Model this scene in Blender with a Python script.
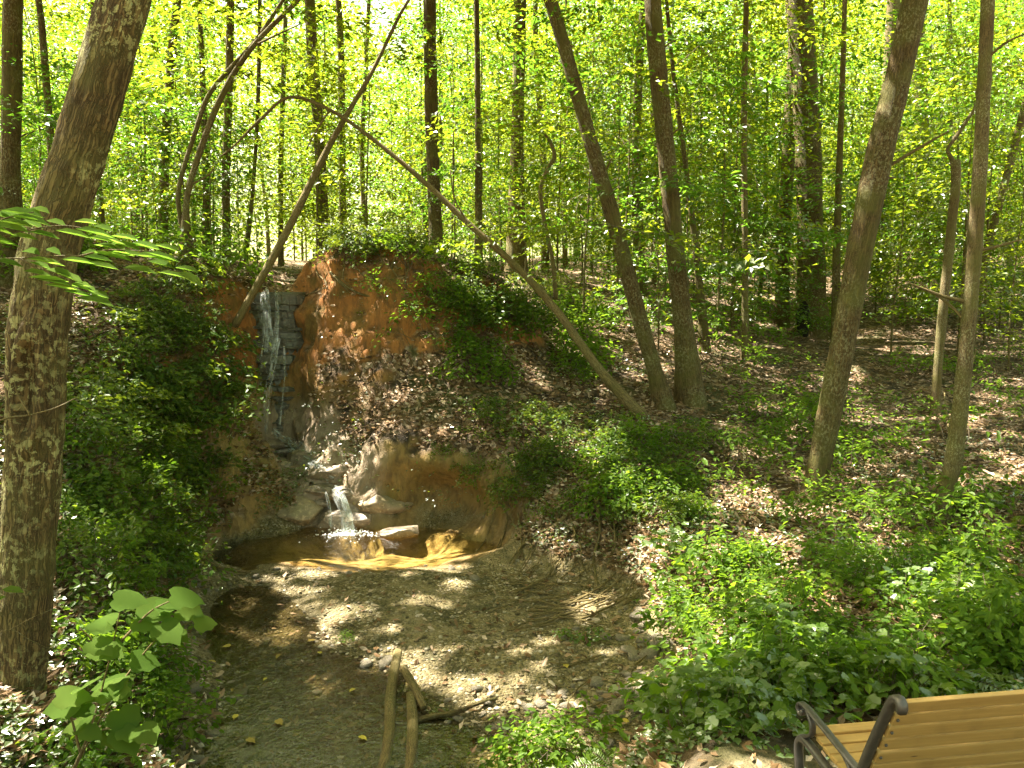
import bpy, bmesh, math, random
import numpy as np
from mathutils import Vector

for o in list(bpy.data.objects):
    bpy.data.objects.remove(o)
S = bpy.context.scene
COL = S.collection
R = np.random.RandomState(11)
random.seed(5)
rad = math.radians

# ------------------------------------------------------------------ camera, sky, sun, exposure
CAM_H, PITCH, FPX = 3.4, rad(6.0), 800.0
cam = bpy.data.objects.new('camera', bpy.data.cameras.new('camera'))
COL.objects.link(cam)
cam.location = (0, 0, CAM_H)
cam.rotation_euler = (rad(90) - PITCH, 0, 0)
cam.data.sensor_width = 36.0
cam.data.lens = 36.0 * FPX / 1024.0
cam.data.clip_start = 0.1
cam.data.clip_end = 1000
S.camera = cam

SUN_EL = rad(61)
SUN_AZ = math.atan2(-0.86, 0.42)          # clockwise from +Y; the sun stands beyond the falls, to the left
SUN = np.array([math.cos(SUN_EL) * math.sin(SUN_AZ), math.cos(SUN_EL) * math.cos(SUN_AZ), math.sin(SUN_EL)])
w = bpy.data.worlds.new('World')
S.world = w
w.use_nodes = True
nt = w.node_tree
sky = nt.nodes.new('ShaderNodeTexSky')
sky.sky_type = 'NISHITA'
sky.sun_disc = False
sky.sun_elevation = SUN_EL
sky.sun_rotation = SUN_AZ
sky.air_density = 1.0
sky.dust_density = 3.5
sky.ozone_density = 0.6
nt.nodes['Background'].inputs['Strength'].default_value = 0.095
warm = nt.nodes.new('ShaderNodeMix'); warm.data_type = 'RGBA'; warm.blend_type = 'MULTIPLY'      # hazy summer air and a warm camera balance
warm.inputs[0].default_value = 1.0; warm.inputs[7].default_value = (1.0, .91, .47, 1)
nt.links.new(sky.outputs[0], warm.inputs[6]); nt.links.new(warm.outputs[2], nt.nodes['Background'].inputs[0])
sl = bpy.data.lights.new('sun', 'SUN')
sl.energy = 5.0
sl.angle = rad(0.55)
sl.color = (1.0, 0.92, 0.79)
so = bpy.data.objects.new('sun', sl)
COL.objects.link(so)
so.rotation_euler = Vector(SUN).to_track_quat('Z', 'Y').to_euler()
so.location = tuple(SUN * 60)
vs = S.view_settings
vs.view_transform = 'Standard'
vs.look = 'None'
vs.gamma = 1.0
vs.use_curve_mapping = False
vs.exposure = 3.12
cy = S.cycles
cy.max_bounces = 7
cy.diffuse_bounces = 5
cy.glossy_bounces = 2
cy.transmission_bounces = 4
cy.transparent_max_bounces = 12
cy.caustics_reflective = False
cy.caustics_refractive = False
cy.sample_clamp_indirect = 6.0
cy.use_adaptive_sampling = True
cy.adaptive_threshold = 0.02
cy.use_denoising = True

# ------------------------------------------------------------------ maths helpers
CP, SP = math.cos(PITCH), math.sin(PITCH)

def ray(px, py):
    """world direction (per unit of Y) seen at a point of a 1024x768 view from the standpoint"""
    px = np.asarray(px, float); py = np.asarray(py, float)
    v = (384 - py) / FPX
    fw = CP + v * SP
    return (px - 512) / FPX / fw, (v * CP - SP) / fw

def U(px, py, Y):
    a, b = ray(px, py)
    return np.stack([a * Y, np.zeros_like(a) + Y, CAM_H + b * Y], -1)

def hsh(ix, iy, iz, seed):
    n = (ix.astype(np.int64) * 374761393 + iy.astype(np.int64) * 668265263 + iz.astype(np.int64) * 2147483647 + seed * 974634533) & 0x7fffffff
    n = ((n ^ (n >> 13)) * 1274126177) & 0x7fffffff
    n = ((n ^ (n >> 16)) * 1103515245) & 0x7fffffff
    return (n & 0xffff) / 65535.0

def vnoise(P, seed=0):
    f = np.floor(P); t = P - f; t = t * t * (3 - 2 * t)
    i = f.astype(np.int64); r = 0
    for dx in (0, 1):
        for dy in (0, 1):
            for dz in (0, 1):
                wgt = (t[..., 0] if dx else 1 - t[..., 0]) * (t[..., 1] if dy else 1 - t[..., 1]) * (t[..., 2] if dz else 1 - t[..., 2])
                r = r + wgt * hsh(i[..., 0] + dx, i[..., 1] + dy, i[..., 2] + dz, seed)
    return r * 2 - 1

def fbm(P, sc, octv=4, seed=0):
    r = 0; a = 1.0; tot = 0
    for k in range(octv):
        r = r + a * vnoise(P * sc * 2 ** k, seed + 17 * k); tot += a; a *= .5
    return r / tot

def unit(v):
    v = np.asarray(v, float)
    return v / np.maximum(np.linalg.norm(v, axis=-1, keepdims=True), 1e-9)

def sstep(a, b, x):
    t = np.clip((x - a) / (b - a), 0, 1)
    return t * t * (3 - 2 * t)

# ------------------------------------------------------------------ mesh helpers
def mesh_np(name, V, quads=None, tris=None, attrs=None, smooth=False):
    V = np.asarray(V, np.float32)
    me = bpy.data.meshes.new(name)
    nq = 0 if quads is None else len(quads)
    ntr = 0 if tris is None else len(tris)
    me.vertices.add(len(V)); me.vertices.foreach_set('co', V.ravel())
    idx = []
    if nq: idx.append(np.asarray(quads, np.int32).ravel())
    if ntr: idx.append(np.asarray(tris, np.int32).ravel())
    idx = np.concatenate(idx)
    me.loops.add(len(idx)); me.loops.foreach_set('vertex_index', idx)
    tot = np.concatenate([np.full(nq, 4, np.int32), np.full(ntr, 3, np.int32)])
    st = np.concatenate([[0], np.cumsum(tot)[:-1]]).astype(np.int32)
    me.polygons.add(nq + ntr)
    me.polygons.foreach_set('loop_start', st)
    me.polygons.foreach_set('loop_total', tot)
    me.polygons.foreach_set('use_smooth', np.full(nq + ntr, bool(smooth)))
    for an, (dom, kind, arr) in (attrs or {}).items():
        a = me.attributes.new(an, kind, dom)
        key = 'value' if kind == 'FLOAT' else ('color' if kind == 'FLOAT_COLOR' else 'vector')
        a.data.foreach_set(key, np.asarray(arr, np.float32).ravel())
    me.update(calc_edges=True)
    return me

def link(name, me, mat=None, parent=None):
    o = bpy.data.objects.new(name, me)
    COL.objects.link(o)
    if mat is not None and len(me.materials) == 0:
        me.materials.append(mat)
    if parent is not None:
        o.parent = parent
    return o

def tag(o, label=None, cat=None, group=None, kind=None):
    if label: o['label'] = label
    if cat: o['category'] = cat
    if group: o['group'] = group
    if kind: o['kind'] = kind
    return o

def empty(name, loc, label, cat, group=None):
    o = bpy.data.objects.new(name, None)
    o.empty_display_size = 0.2
    COL.objects.link(o)
    o.location = tuple(float(c) for c in loc)
    return tag(o, label, cat, group)

def copy_thing(root, loc, rz, sc, label, group):
    r = root.copy(); COL.objects.link(r)
    r.location = tuple(float(c) for c in loc); r.rotation_euler = (root.rotation_euler[0], root.rotation_euler[1], rz)
    r.scale = (sc, sc, sc)
    tag(r, label, None, group)
    for ch in root.children:
        c = ch.copy(); COL.objects.link(c); c.parent = r
        for g in ch.children:
            d = g.copy(); COL.objects.link(d); d.parent = c
    return r

class Geo:
    """gathers quads/tris of one part"""
    def __init__(s): s.V = []; s.Q = []; s.T = []; s.B = []; s.n = 0
    def add(s, V, Q=None, T=None, bark=None):
        V = np.asarray(V, float)
        if Q is not None and len(Q): s.Q.append(np.asarray(Q, int) + s.n)
        if T is not None and len(T): s.T.append(np.asarray(T, int) + s.n)
        s.V.append(V); s.B.append(np.zeros_like(V) if bark is None else bark); s.n += len(V)
    def mesh(s, name, off=(0, 0, 0), smooth=False, bark=False):
        V = np.concatenate(s.V) - np.asarray(off, float)
        at = {'bark': ('POINT', 'FLOAT_VECTOR', np.concatenate(s.B))} if bark else None
        return mesh_np(name, V, np.concatenate(s.Q) if s.Q else None, np.concatenate(s.T) if s.T else None, at, smooth)

def spline(P, n):
    """Catmull-Rom through P, n samples spaced evenly along it (works on extra columns such as the radius)"""
    P = np.asarray(P, float)
    if len(P) == 2:
        t = np.linspace(0, 1, n)[:, None]
        return P[0] * (1 - t) + P[1] * t
    Q = np.vstack([2 * P[0] - P[1], P, 2 * P[-1] - P[-2]])
    out = []
    m = max(4, int(4 * n / (len(P) - 1)))
    for i in range(len(P) - 1):
        t = np.linspace(0, 1, m, endpoint=False)[:, None]
        p0, p1, p2, p3 = Q[i], Q[i + 1], Q[i + 2], Q[i + 3]
        out.append(.5 * ((2 * p1) + (-p0 + p2) * t + (2 * p0 - 5 * p1 + 4 * p2 - p3) * t ** 2 + (-p0 + 3 * p1 - 3 * p2 + p3) * t ** 3))
    out = np.vstack(out + [P[-1:]])
    d = np.concatenate([[0], np.cumsum(np.linalg.norm(np.diff(out[:, :3], axis=0), axis=1))])
    s = np.linspace(0, d[-1], n)
    return np.stack([np.interp(s, d, out[:, k]) for k in range(out.shape[1])], 1)

def tube(P, rr, sides=8, rough=0.0, seed=0, disp=None, cap=True):
    """swept tube; returns V, quads, tris, bark coordinates (unrolled: around in metres, along in metres)"""
    P = np.asarray(P, float); n = len(P)
    rr = np.zeros(n) + rr
    T = unit(np.gradient(P, axis=0))
    ref = np.array([0.31, -0.95, 0.05]) if abs(T[0, 1]) < .9 else np.array([1., 0, 0.1])
    X = []; x = unit(np.cross(np.cross(T[0], ref), T[0]))
    for i in range(n):
        x = unit(x - T[i] * np.dot(x, T[i])); X.append(x)
    X = np.array(X); Yv = np.cross(T, X)
    a = np.arange(sides) / sides * 2 * np.pi
    s = np.concatenate([[0], np.cumsum(np.linalg.norm(np.diff(P, axis=0), axis=1))])
    rm = float(np.mean(rr))
    bark = np.stack(np.broadcast_arrays(np.cos(a)[None] * rm, np.sin(a)[None] * rm, s[:, None]), -1)
    rad_ = rr[:, None] * np.ones(sides)[None]
    if rough:
        rad_ = rad_ * (1 + rough * fbm(bark * np.array([1, 1, .35]) + seed, 1.2 / max(rm, .01), 3, seed))
    if disp is not None:
        rad_ = rad_ + disp(a[None] + 0 * s[:, None], s[:, None] + 0 * a[None], bark)
    V = P[:, None] + rad_[..., None] * (np.cos(a)[None, :, None] * X[:, None] + np.sin(a)[None, :, None] * Yv[:, None])
    i = np.arange(n - 1)[:, None] * sides; j = np.arange(sides)[None]; k = (j + 1) % sides
    Q = np.stack([i + j, i + k, i + sides + k, i + sides + j], -1).reshape(-1, 4)
    V = V.reshape(-1, 3); B = bark.reshape(-1, 3); Tr = None
    if cap:
        c0 = len(V)
        V = np.vstack([V, P[:1], P[-1:]]); B = np.vstack([B, [[0, 0, 0]], [[0, 0, s[-1]]]])
        jj = np.arange(sides); kk = (jj + 1) % sides
        Tr = np.vstack([np.stack([kk, jj, np.full(sides, c0)], 1),
                        np.stack([(n - 1) * sides + jj, (n - 1) * sides + kk, np.full(sides, c0 + 1)], 1)])
    return V, Q, Tr, B

# leaf outlines: (along, across, up) per vertex
LEAF = {
    'diamond': (np.array([[0, 0, 0], [.45, .5, .10], [1, 0, -.06], [.45, -.5, .10]]), [[0, 1, 2, 3]]),
    'oval': (np.array([[0, 0, 0], [.3, .42, .07], [.68, .36, .04], [1, 0, -.10], [.68, -.36, .04], [.3, -.42, .07]]), [[0, 3, 2, 1], [0, 5, 4, 3]]),
    'lobed': (np.array([[0, 0, 0], [-.06, .30, .03], [.28, .56, .05], [.36, .34, .03], [.74, .40, .0], [.72, .2, .02], [1, 0, -.1],
                        [.72, -.2, .02], [.74, -.40, .0], [.36, -.34, .03], [.28, -.56, .05], [-.06, -.30, .03], [.4, 0, -.03]]),
              [[0, 12, 2, 1], [12, 5, 3, 2][::1], [5, 4, 3, 3][:3] + [3], [12, 6, 5, 5][:3] + [5]]),
    'litter': (np.array([[0, 0, 0], [.35, .40, .16], [.75, .22, .05], [1, .03, .18], [.7, -.28, .16], [.3, -.34, .02]]), [[0, 1, 2, 3], [0, 3, 4, 5]]),
}
# a maple-like leaf as a fan of quads round its centre
_o = np.array([[0, 0, 0], [-.09, .22, .01], [.04, .42, .0], [.24, .52, -.03], [.40, .43, .02], [.62, .40, -.03], [.78, .22, .0], [1.02, 0, -.12],
               [.78, -.22, .0], [.62, -.40, -.03], [.40, -.43, .02], [.24, -.52, -.03], [.04, -.42, .0], [-.09, -.22, .01], [.40, 0, -.05]])
LEAF['lobed'] = (_o, [[14, 0, 1, 2], [14, 2, 3, 4], [14, 4, 5, 6], [14, 6, 7, 8], [14, 8, 9, 10], [14, 10, 11, 12], [14, 12, 13, 0]])

def leaf_geo(P, D, N, L, W, shape='diamond', tint=None):
    """n leaves with base P, direction D, normal N -> V, Q, per-face tint"""
    P = np.asarray(P, float); n = len(P)
    D = unit(D); S_ = unit(np.cross(N, D)); Nn = np.cross(D, S_)
    L = np.zeros(n) + L; W = np.zeros(n) + W
    tv, tf = LEAF[shape]
    V = P[:, None] + D[:, None] * (tv[None, :, 0:1] * L[:, None, None]) + S_[:, None] * (tv[None, :, 1:2] * W[:, None, None]) + Nn[:, None] * (tv[None, :, 2:3] * L[:, None, None])
    tf = np.asarray(tf)
    Q = (np.arange(n)[:, None, None] * len(tv) + tf[None]).reshape(-1, 4)
    if tint is None: tint = R.rand(n)
    return V.reshape(-1, 3), Q, np.repeat(tint, len(tf))

class Leaves:
    def __init__(s): s.V = []; s.Q = []; s.t = []; s.n = 0
    def add(s, *a, **k):
        V, Q, t = leaf_geo(*a, **k)
        s.V.append(V); s.Q.append(Q + s.n); s.t.append(t); s.n += len(V)
    def mesh(s, name, off=(0, 0, 0), smooth=False):
        return mesh_np(name, np.concatenate(s.V) - np.asarray(off, float), np.concatenate(s.Q), None,
                       {'tint': ('FACE', 'FLOAT', np.concatenate(s.t))}, smooth)

def spray_pts(c, out, n, rx, rng, tilt=.35, flat=.10, droop=.15, size=.1, asp=.6):
    """a flat spray of leaves around c that grows in direction `out`; returns P, D, N, L, W"""
    out = unit(np.array([out[0], out[1], 0.0001])); side = np.array([-out[1], out[0], 0])
    u = rng.uniform(-.9, 1, n); v = rng.uniform(-1, 1, n) * (1 - .35 * np.abs(u)) * .75
    ax = rng.normal(0, .12, 2)
    z = rng.normal(0, flat, n) * rx + (u * ax[0] + v * ax[1]) * rx - droop * rx * (u * .5 + v * v * .6)
    P = np.asarray(c) + out * (u * rx)[:, None] + side * (v * rx)[:, None] + np.array([0, 0, 1.]) * z[:, None]
    D = out * .6 + side * (np.sign(v) * .8)[:, None] + rng.normal(0, .35, (n, 3)) - np.array([0, 0, .2])
    N = np.array([0, 0, 1.]) + rng.normal(0, tilt, (n, 3))
    L = size * rng.uniform(.65, 1.25, n)
    return P, D, N, L, L * asp * rng.uniform(.85, 1.15, n)

# ------------------------------------------------------------------ materials
class M:
    def __init__(s, name):
        s.m = bpy.data.materials.new(name); s.m.use_nodes = True
        s.t = s.m.node_tree; s.t.nodes.clear()
        s.out = s.n('ShaderNodeOutputMaterial')
    def n(s, typ, **kw):
        nd = s.t.nodes.new(typ)
        for k, v in kw.items():
            if k.startswith('i_'):
                key = k[2:]
                key = int(key) if key.isdigit() else key.replace('_', ' ')
                s.put(nd.inputs[key], v)
            else: setattr(nd, k, v)
        return nd
    def put(s, inp, v):
        if isinstance(v, bpy.types.NodeSocket): s.t.links.new(v, inp)
        elif isinstance(v, bpy.types.Node): s.t.links.new(v.outputs[0], inp)
        else:
            if inp.type == 'RGBA' and len(v) == 3: v = (*v, 1)
            inp.default_value = v
    def attr(s, name): return s.n('ShaderNodeAttribute', attribute_name=name)
    def noise(s, vec, scale, detail=4, rough=.55):
        return s.n('ShaderNodeTexNoise', i_Vector=vec, i_Scale=scale, i_Detail=detail, i_Roughness=rough).outputs[0]
    def mapping(s, vec, sc): return s.n('ShaderNodeMapping', i_Vector=vec, i_Scale=sc).outputs[0]
    def ramp(s, f, stops, interp='LINEAR'):
        r = s.n('ShaderNodeValToRGB', i_Fac=f); e = r.color_ramp; e.interpolation = interp
        while len(e.elements) < len(stops): e.elements.new(.5)
        for el, (p, c) in zip(e.elements, stops):
            el.position = p; el.color = (*c, 1) if len(c) == 3 else c
        return r.outputs[0]
    def mix(s, f, a, b, mode='MIX'):
        r = s.n('ShaderNodeMix', data_type='RGBA', blend_type=mode)
        s.put(r.inputs[0], f); s.put(r.inputs[6], a); s.put(r.inputs[7], b)
        return r.outputs[2]
    def math(s, op, a, b=0.0, clamp=False):
        r = s.n('ShaderNodeMath', operation=op, use_clamp=clamp); s.put(r.inputs[0], a); s.put(r.inputs[1], b)
        return r.outputs[0]
    def bump(s, h, strength=.5, dist=.02, nrm=None):
        b = s.n('ShaderNodeBump', i_Height=h, i_Strength=strength, i_Distance=dist)
        if nrm is not None: s.put(b.inputs['Normal'], nrm)
        return b.outputs[0]
    def pbr(s, col, rough=.7, nrm=None, spec=.4, metal=0):
        p = s.n('ShaderNodeBsdfPrincipled', i_Base_Color=col, i_Roughness=rough, i_Metallic=metal)
        s.put(p.inputs['Specular IOR Level'], spec)
        if nrm is not None: s.put(p.inputs['Normal'], nrm)
        return p.outputs[0]
    def done(s, sh): s.put(s.out.inputs[0], sh); return s.m

def leaf_mat(name, refl, trans, tmix=.55, gloss=.06, rough=.38, hi=None):
    """refl/trans: (dark, light) pairs mixed by each leaf's own tint"""
    m = M(name)
    t = m.attr('tint').outputs['Fac']
    oi = m.n('ShaderNodeObjectInfo').outputs['Random']
    f = m.math('ADD', m.math('MULTIPLY', t, .75), m.math('MULTIPLY', oi, .25))
    stops_r = [(0, refl[0]), (1, refl[1])]; stops_t = [(0, trans[0]), (1, trans[1])]
    cr = m.ramp(f, stops_r); ct = m.ramp(f, stops_t)
    d = m.n('ShaderNodeBsdfDiffuse', i_Color=cr).outputs[0]
    tr = m.n('ShaderNodeBsdfTranslucent', i_Color=ct).outputs[0]
    mx = m.n('ShaderNodeMixShader', i_Fac=tmix, i_1=d, i_2=tr).outputs[0]
    g = m.n('ShaderNodeBsdfGlossy', i_Color=(1, 1, 1), i_Roughness=rough).outputs[0]
    fr = m.n('ShaderNodeFresnel', i_IOR=1.4).outputs[0]
    fac = m.math('MULTIPLY', fr, gloss * 3)
    return m.done(m.n('ShaderNodeMixShader', i_Fac=fac, i_1=mx, i_2=g).outputs[0])

MAT = {}
MAT['leaf_wood'] = leaf_mat('woodland_leaf', ((.060, .095, .012), (.120, .150, .014)), ((.12, .205, .010), (.38, .44, .018)), .60, .02)
MAT['leaf_fresh'] = leaf_mat('fresh_leaf', ((.045, .095, .014), (.090, .145, .018)), ((.055, .16, .010), (.19, .36, .020)), .58, .03)
MAT['leaf_far'] = leaf_mat('distant_leaf', ((.060, .095, .014), (.115, .140, .016)), ((.13, .22, .012), (.35, .42, .022)), .60, .02)
MAT['leaf_dark'] = leaf_mat('bank_leaf', ((.036, .080, .012), (.080, .125, .016)), ((.11, .19, .008), (.31, .38, .016)), .45, .09)
MAT['leaf_bright'] = leaf_mat('thicket_leaf', ((.050, .105, .014), (.095, .150, .018)), ((.12, .26, .010), (.30, .44, .020)), .55, .035)
MAT['leaf_fern'] = leaf_mat('fern_leaf', ((.060, .115, .014), (.105, .155, .018)), ((.16, .26, .010), (.34, .42, .016)), .5, .05)
MAT['leaf_big'] = leaf_mat('broad_leaf', ((.055, .100, .020), (.090, .135, .030)), ((.13, .27, .022), (.27, .42, .045)), .58, .0)

def bark_mat(name, dark, light, lichen, lich_amt, k=1.0, ridge=.35, moss=.25):
    m = M(name)
    b = m.attr('bark').outputs['Vector']
    st = m.mapping(b, (1, 1, .07))
    wrp = m.n('ShaderNodeTexNoise', i_Vector=m.mapping(b, (1, 1, .5)), i_Scale=16 * k, i_Detail=4)
    vec = m.n('ShaderNodeVectorMath', operation='ADD')
    m.put(vec.inputs[0], st)
    ws = m.n('ShaderNodeVectorMath', operation='SCALE'); m.put(ws.inputs[0], wrp.outputs[1]); ws.inputs['Scale'].default_value = .028 / k
    m.put(vec.inputs[1], ws.outputs[0])
    # long interlaced ridges: folded noise stretched up the stem
    f1 = m.noise(vec.outputs[0], 42 * k, 3, .5)
    rdg = m.math('ABSOLUTE', m.math('SUBTRACT', f1, .5))
    f2 = m.math('ABSOLUTE', m.math('SUBTRACT', m.noise(m.mapping(vec.outputs[0], (1, 1, 1.6)), 62 * k, 3, .5), .5))
    crack = m.math('MULTIPLY', m.ramp(rdg, [(0, (.1, .1, .1)), (.06, (1, 1, 1))]), m.ramp(f2, [(0, (.25, .25, .25)), (.07, (1, 1, 1))]))
    n1 = m.noise(m.mapping(b, (1, 1, .4)), 70 * k, 6, .65)
    n2 = m.noise(b, 3.2, 4)
    col = m.mix(n1, dark, light)
    col = m.mix(m.math('SUBTRACT', 1.0, crack), col, tuple(c * .45 for c in dark))
    col = m.mix(m.math('MULTIPLY', m.ramp(n2, [(.42, (0, 0, 0)), (.62, (1, 1, 1))]), moss), col, (.105, .105, .024))
    n3 = m.noise(m.mapping(b, (1, 1, .6)), 34 * k, 6, .7)
    ln = m.math('MULTIPLY', m.ramp(n3, [(.52, (0, 0, 0)), (.55, (1, 1, 1))]), m.ramp(m.noise(b, 2.1, 2), [(.42, (0, 0, 0)), (.58, (1, 1, 1))]))
    col = m.mix(m.math('MULTIPLY', ln, lich_amt), col, lichen)
    h = m.math('ADD', m.math('MULTIPLY', crack, .8), m.math('MULTIPLY', n1, .5))
    return m.done(m.pbr(col, .85, m.bump(h, ridge * 2, .015), .25))

MAT['bark_oak'] = bark_mat('lichened_oak_bark', (.070, .046, .018), (.20, .138, .055), (.38, .37, .16), .75, 1.0, .5, .45)
MAT['bark'] = bark_mat('brown_grey_bark', (.072, .046, .017), (.175, .120, .046), (.30, .29, .16), .45, 1.3, .4, .7)
MAT['bark_smooth'] = bark_mat('smooth_sapling_bark', (.085, .058, .024), (.185, .132, .056), (.30, .29, .17), .5, 2.2, .2, .65)
MAT['bark_dead'] = bark_mat('weathered_dead_wood', (.11, .076, .028), (.26, .19, .078), (.32, .29, .15), .3, 2.2, .25, .4)
MAT['bark_far'] = bark_mat('woodland_bark', (.090, .062, .026), (.21, .155, .068), (.28, .27, .16), .4, 1.0, .3, .7)
MAT['twig'] = bark_mat('thin_twig_bark', (.10, .075, .05), (.20, .15, .10), (.3, .3, .2), .1, 3, .1, .1)
# ------------------------------------------------------------------ ground: heights through control points
CTRL = []
def C(px, py, Y): CTRL.append(U(px, py, Y))
def W(x, y, z): CTRL.append(np.array([x, y, z], float))
# creek bed and gravel bar
for q in [(-1, 8, .14), (.4, 7.4, .13), (-2.0, 8.7, .13), (-2.6, 9.25, .085), (.3, 9.3, .13), (-.6, 9.2, .13), (1.0, 8.2, .16), (0, 6.6, .14), (.9, 6.6, .18), (-.7, 7.0, .08),
          (-2.6, 10.5, -.07), (-1.8, 10.7, -.11), (-1.0, 10.6, -.07), (-3.1, 10.0, .01), (-.55, 10.5, .03), (-1.7, 11.2, -.08), (-.85, 10.85, -.05), (-.7, 10.4, .01), (-1.2, 9.85, .05), (-2.4, 9.85, .04), (-.3, 10.2, .12),
          (-2.1, 6.6, -.10), (-1.2, 5.9, -.10), (-2.0, 5.3, -.12), (-.6, 5.4, -.05), (-2.9, 7.6, -.06), (-3.3, 8.7, -.02), (.2, 5.6, .02), (-1.0, 4.6, -.10), (0.4, 4.6, .05),
          (-2.1, 7.4, .0)]: W(*q)
# left bank foot and slope
for q in [(-3.75, 8.2, .55), (-3.95, 9.2, .55), (-3.1, 6.6, .45), (-2.9, 5.4, .55), (-3.45, 7.3, .55)]: W(*q)
C(250, 543, 10.9); C(200, 565, 10.3); C(300, 535, 11.3)
C(262, 475, 11.55); C(215, 500, 11.0); C(180, 530, 10.4)
C(90, 440, 8.5); C(100, 580, 6.5); C(100, 740, 4.3); C(10, 700, 4.2); C(130, 500, 8.6)
C(165, 470, 10.2); C(230, 440, 11.5); C(240, 385, 12.3); C(165, 380, 11.2); C(110, 360, 10.8)
C(150, 325, 11.8); C(85, 300, 11.5); C(230, 300, 13.0); C(225, 272, 13.6); C(150, 262, 13.6); C(75, 240, 13.6); C(20, 300, 12); C(20, 400, 9)
W(-8, 8, 3.3); W(-7, 5, 2.6); W(-5, 3.5, 1.9); W(-10, 12, 4.0); W(-7.5, 15, 4.4); W(-12, 18, 4.7)
# gully of the falls: lower pool lip, stream, foot of the upper fall, the lip and the stream above
C(310, 533, 11.5); C(372, 533, 11.45)
C(332, 488, 11.85); C(300, 470, 12.2); C(275, 434, 13.2); C(300, 435, 13.1); C(330, 455, 12.2); C(350, 480, 11.9); C(262, 450, 12.6)
C(268, 288, 14.0); C(290, 288, 14.0); W(-4.3, 15.5, 3.7); W(-4.6, 18, 3.9); W(-4.4, 16.5, 3.75)
# mound: undercut bank above the pool, littered slope, clay cliff, top
C(400, 533, 11.40); C(440, 540, 11.2); C(490, 553, 10.75)
C(380, 462, 11.55); C(440, 466, 11.5); C(500, 475, 11.1); C(350, 470, 11.8)
C(330, 435, 12.0); C(320, 400, 12.7); C(380, 420, 12.1); C(440, 420, 12.0); C(480, 400, 12.2)
C(312, 350, 13.2); C(345, 352, 13.0); C(400, 358, 12.9); C(440, 352, 12.9); C(470, 352, 13.0)
C(312, 300, 13.6); C(335, 262, 13.5); C(380, 258, 13.45); C(420, 262, 13.6)
C(322, 246, 14.1); C(350, 238, 14.3); C(420, 244, 14.3); C(470, 268, 14.3); C(510, 288, 14.2); C(310, 262, 14.4); C(304, 288, 14.5)
C(480, 330, 13.6); C(540, 330, 14.8); C(500, 372, 12.9); C(560, 398, 12.6); C(545, 352, 14.0); C(600, 350, 14.6); C(600, 392, 12.9)
C(560, 450, 11.2); C(520, 440, 11.6); C(620, 440, 11.2); C(640, 412, 12.4); C(690, 400, 13.0)
# root bank and right slope
W(.05, 9.85, .18); W(.7, 9.2, .2); W(1.25, 8.4, .22); W(1.45, 7.6, .22); W(1.45, 6.8, .22); W(1.3, 5.8, .3)
C(545, 503, 10.4); C(600, 508, 9.75); C(650, 545, 8.9); C(662, 590, 7.9); C(670, 640, 7.1)
C(700, 555, 7.9); C(750, 560, 7.6); C(850, 480, 10); C(850, 400, 14); C(850, 345, 20); C(750, 345, 18); C(640, 326, 17); C(580, 322, 17)
C(1000, 480, 9.5); C(1000, 400, 14); C(1000, 340, 20); C(700, 480, 10.3); C(760, 420, 12.8); C(900, 560, 7.4); C(1000, 600, 6.8)
W(2.0, 6.2, .85); W(3.5, 6, 1.0); W(1.7, 5.2, .8); W(1.0, 4.6, .72); W(1.0, 4.0, .88); W(1.4, 3.4, .92); W(2.0, 3.3, .93); W(2.5, 3.5, .93); W(4, 3.6, 1.0); W(2.5, 4.5, .93); W(1.6, 4.2, .9); W(1.5, 2, 1.1); W(3, 2, 1.1); W(6, 5, 1.2)
W(.4, 3.6, .75); W(0, 2.0, 1.1); W(-1.2, 3, .4); W(-2.4, 3.6, .9); W(0, 0, 1.7); W(-4, 0, 2.0); W(4, 0, 1.6); W(9, 2, 1.5); W(0, -8, 2.4); W(-12, -6, 3.0); W(12, -6, 2)
# woods behind, to the sides and far away
for q in [(-10, 22, 4.5), (-4, 22, 4.2), (0, 20, 3.9), (3, 22, 3.5), (8, 24, 2.9), (14, 24, 3.4), (-16, 30, 4.9), (-6, 32, 4.8), (2, 32, 4.6), (10, 34, 4.6), (20, 34, 5.6), (12, 12, 1.9), (18, 14, 2.8),
          (-10, 50, 5.4), (5, 52, 6), (22, 52, 8), (-30, 40, 5.5), (36, 40, 8), (-40, 90, 6), (0, 95, 6.5), (45, 90, 10), (-90, 60, 6), (90, 60, 11), (-60, 0, 4), (60, 0, 4), (-60, -60, 3), (60, -60, 3), (0, -60, 3), (0, 180, 6), (-140, 180, 6), (140, 180, 9)]: W(*q)
CTRL = np.array(CTRL)
_c = 0.22
def _phi(d2): return np.sqrt(d2 + _c * _c)
_A = _phi(((CTRL[:, None, :2] - CTRL[None, :, :2]) ** 2).sum(-1))
_n = len(CTRL)
_B = np.zeros((_n + 3, _n + 3)); _B[:_n, :_n] = _A - np.eye(_n) * 0.02
_B[:_n, _n] = 1; _B[:_n, _n + 1:] = CTRL[:, :2]; _B[_n, :_n] = 1; _B[_n + 1:, :_n] = CTRL[:, :2].T
_wt = np.linalg.solve(_B, np.concatenate([CTRL[:, 2], [0, 0, 0]]))

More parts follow.
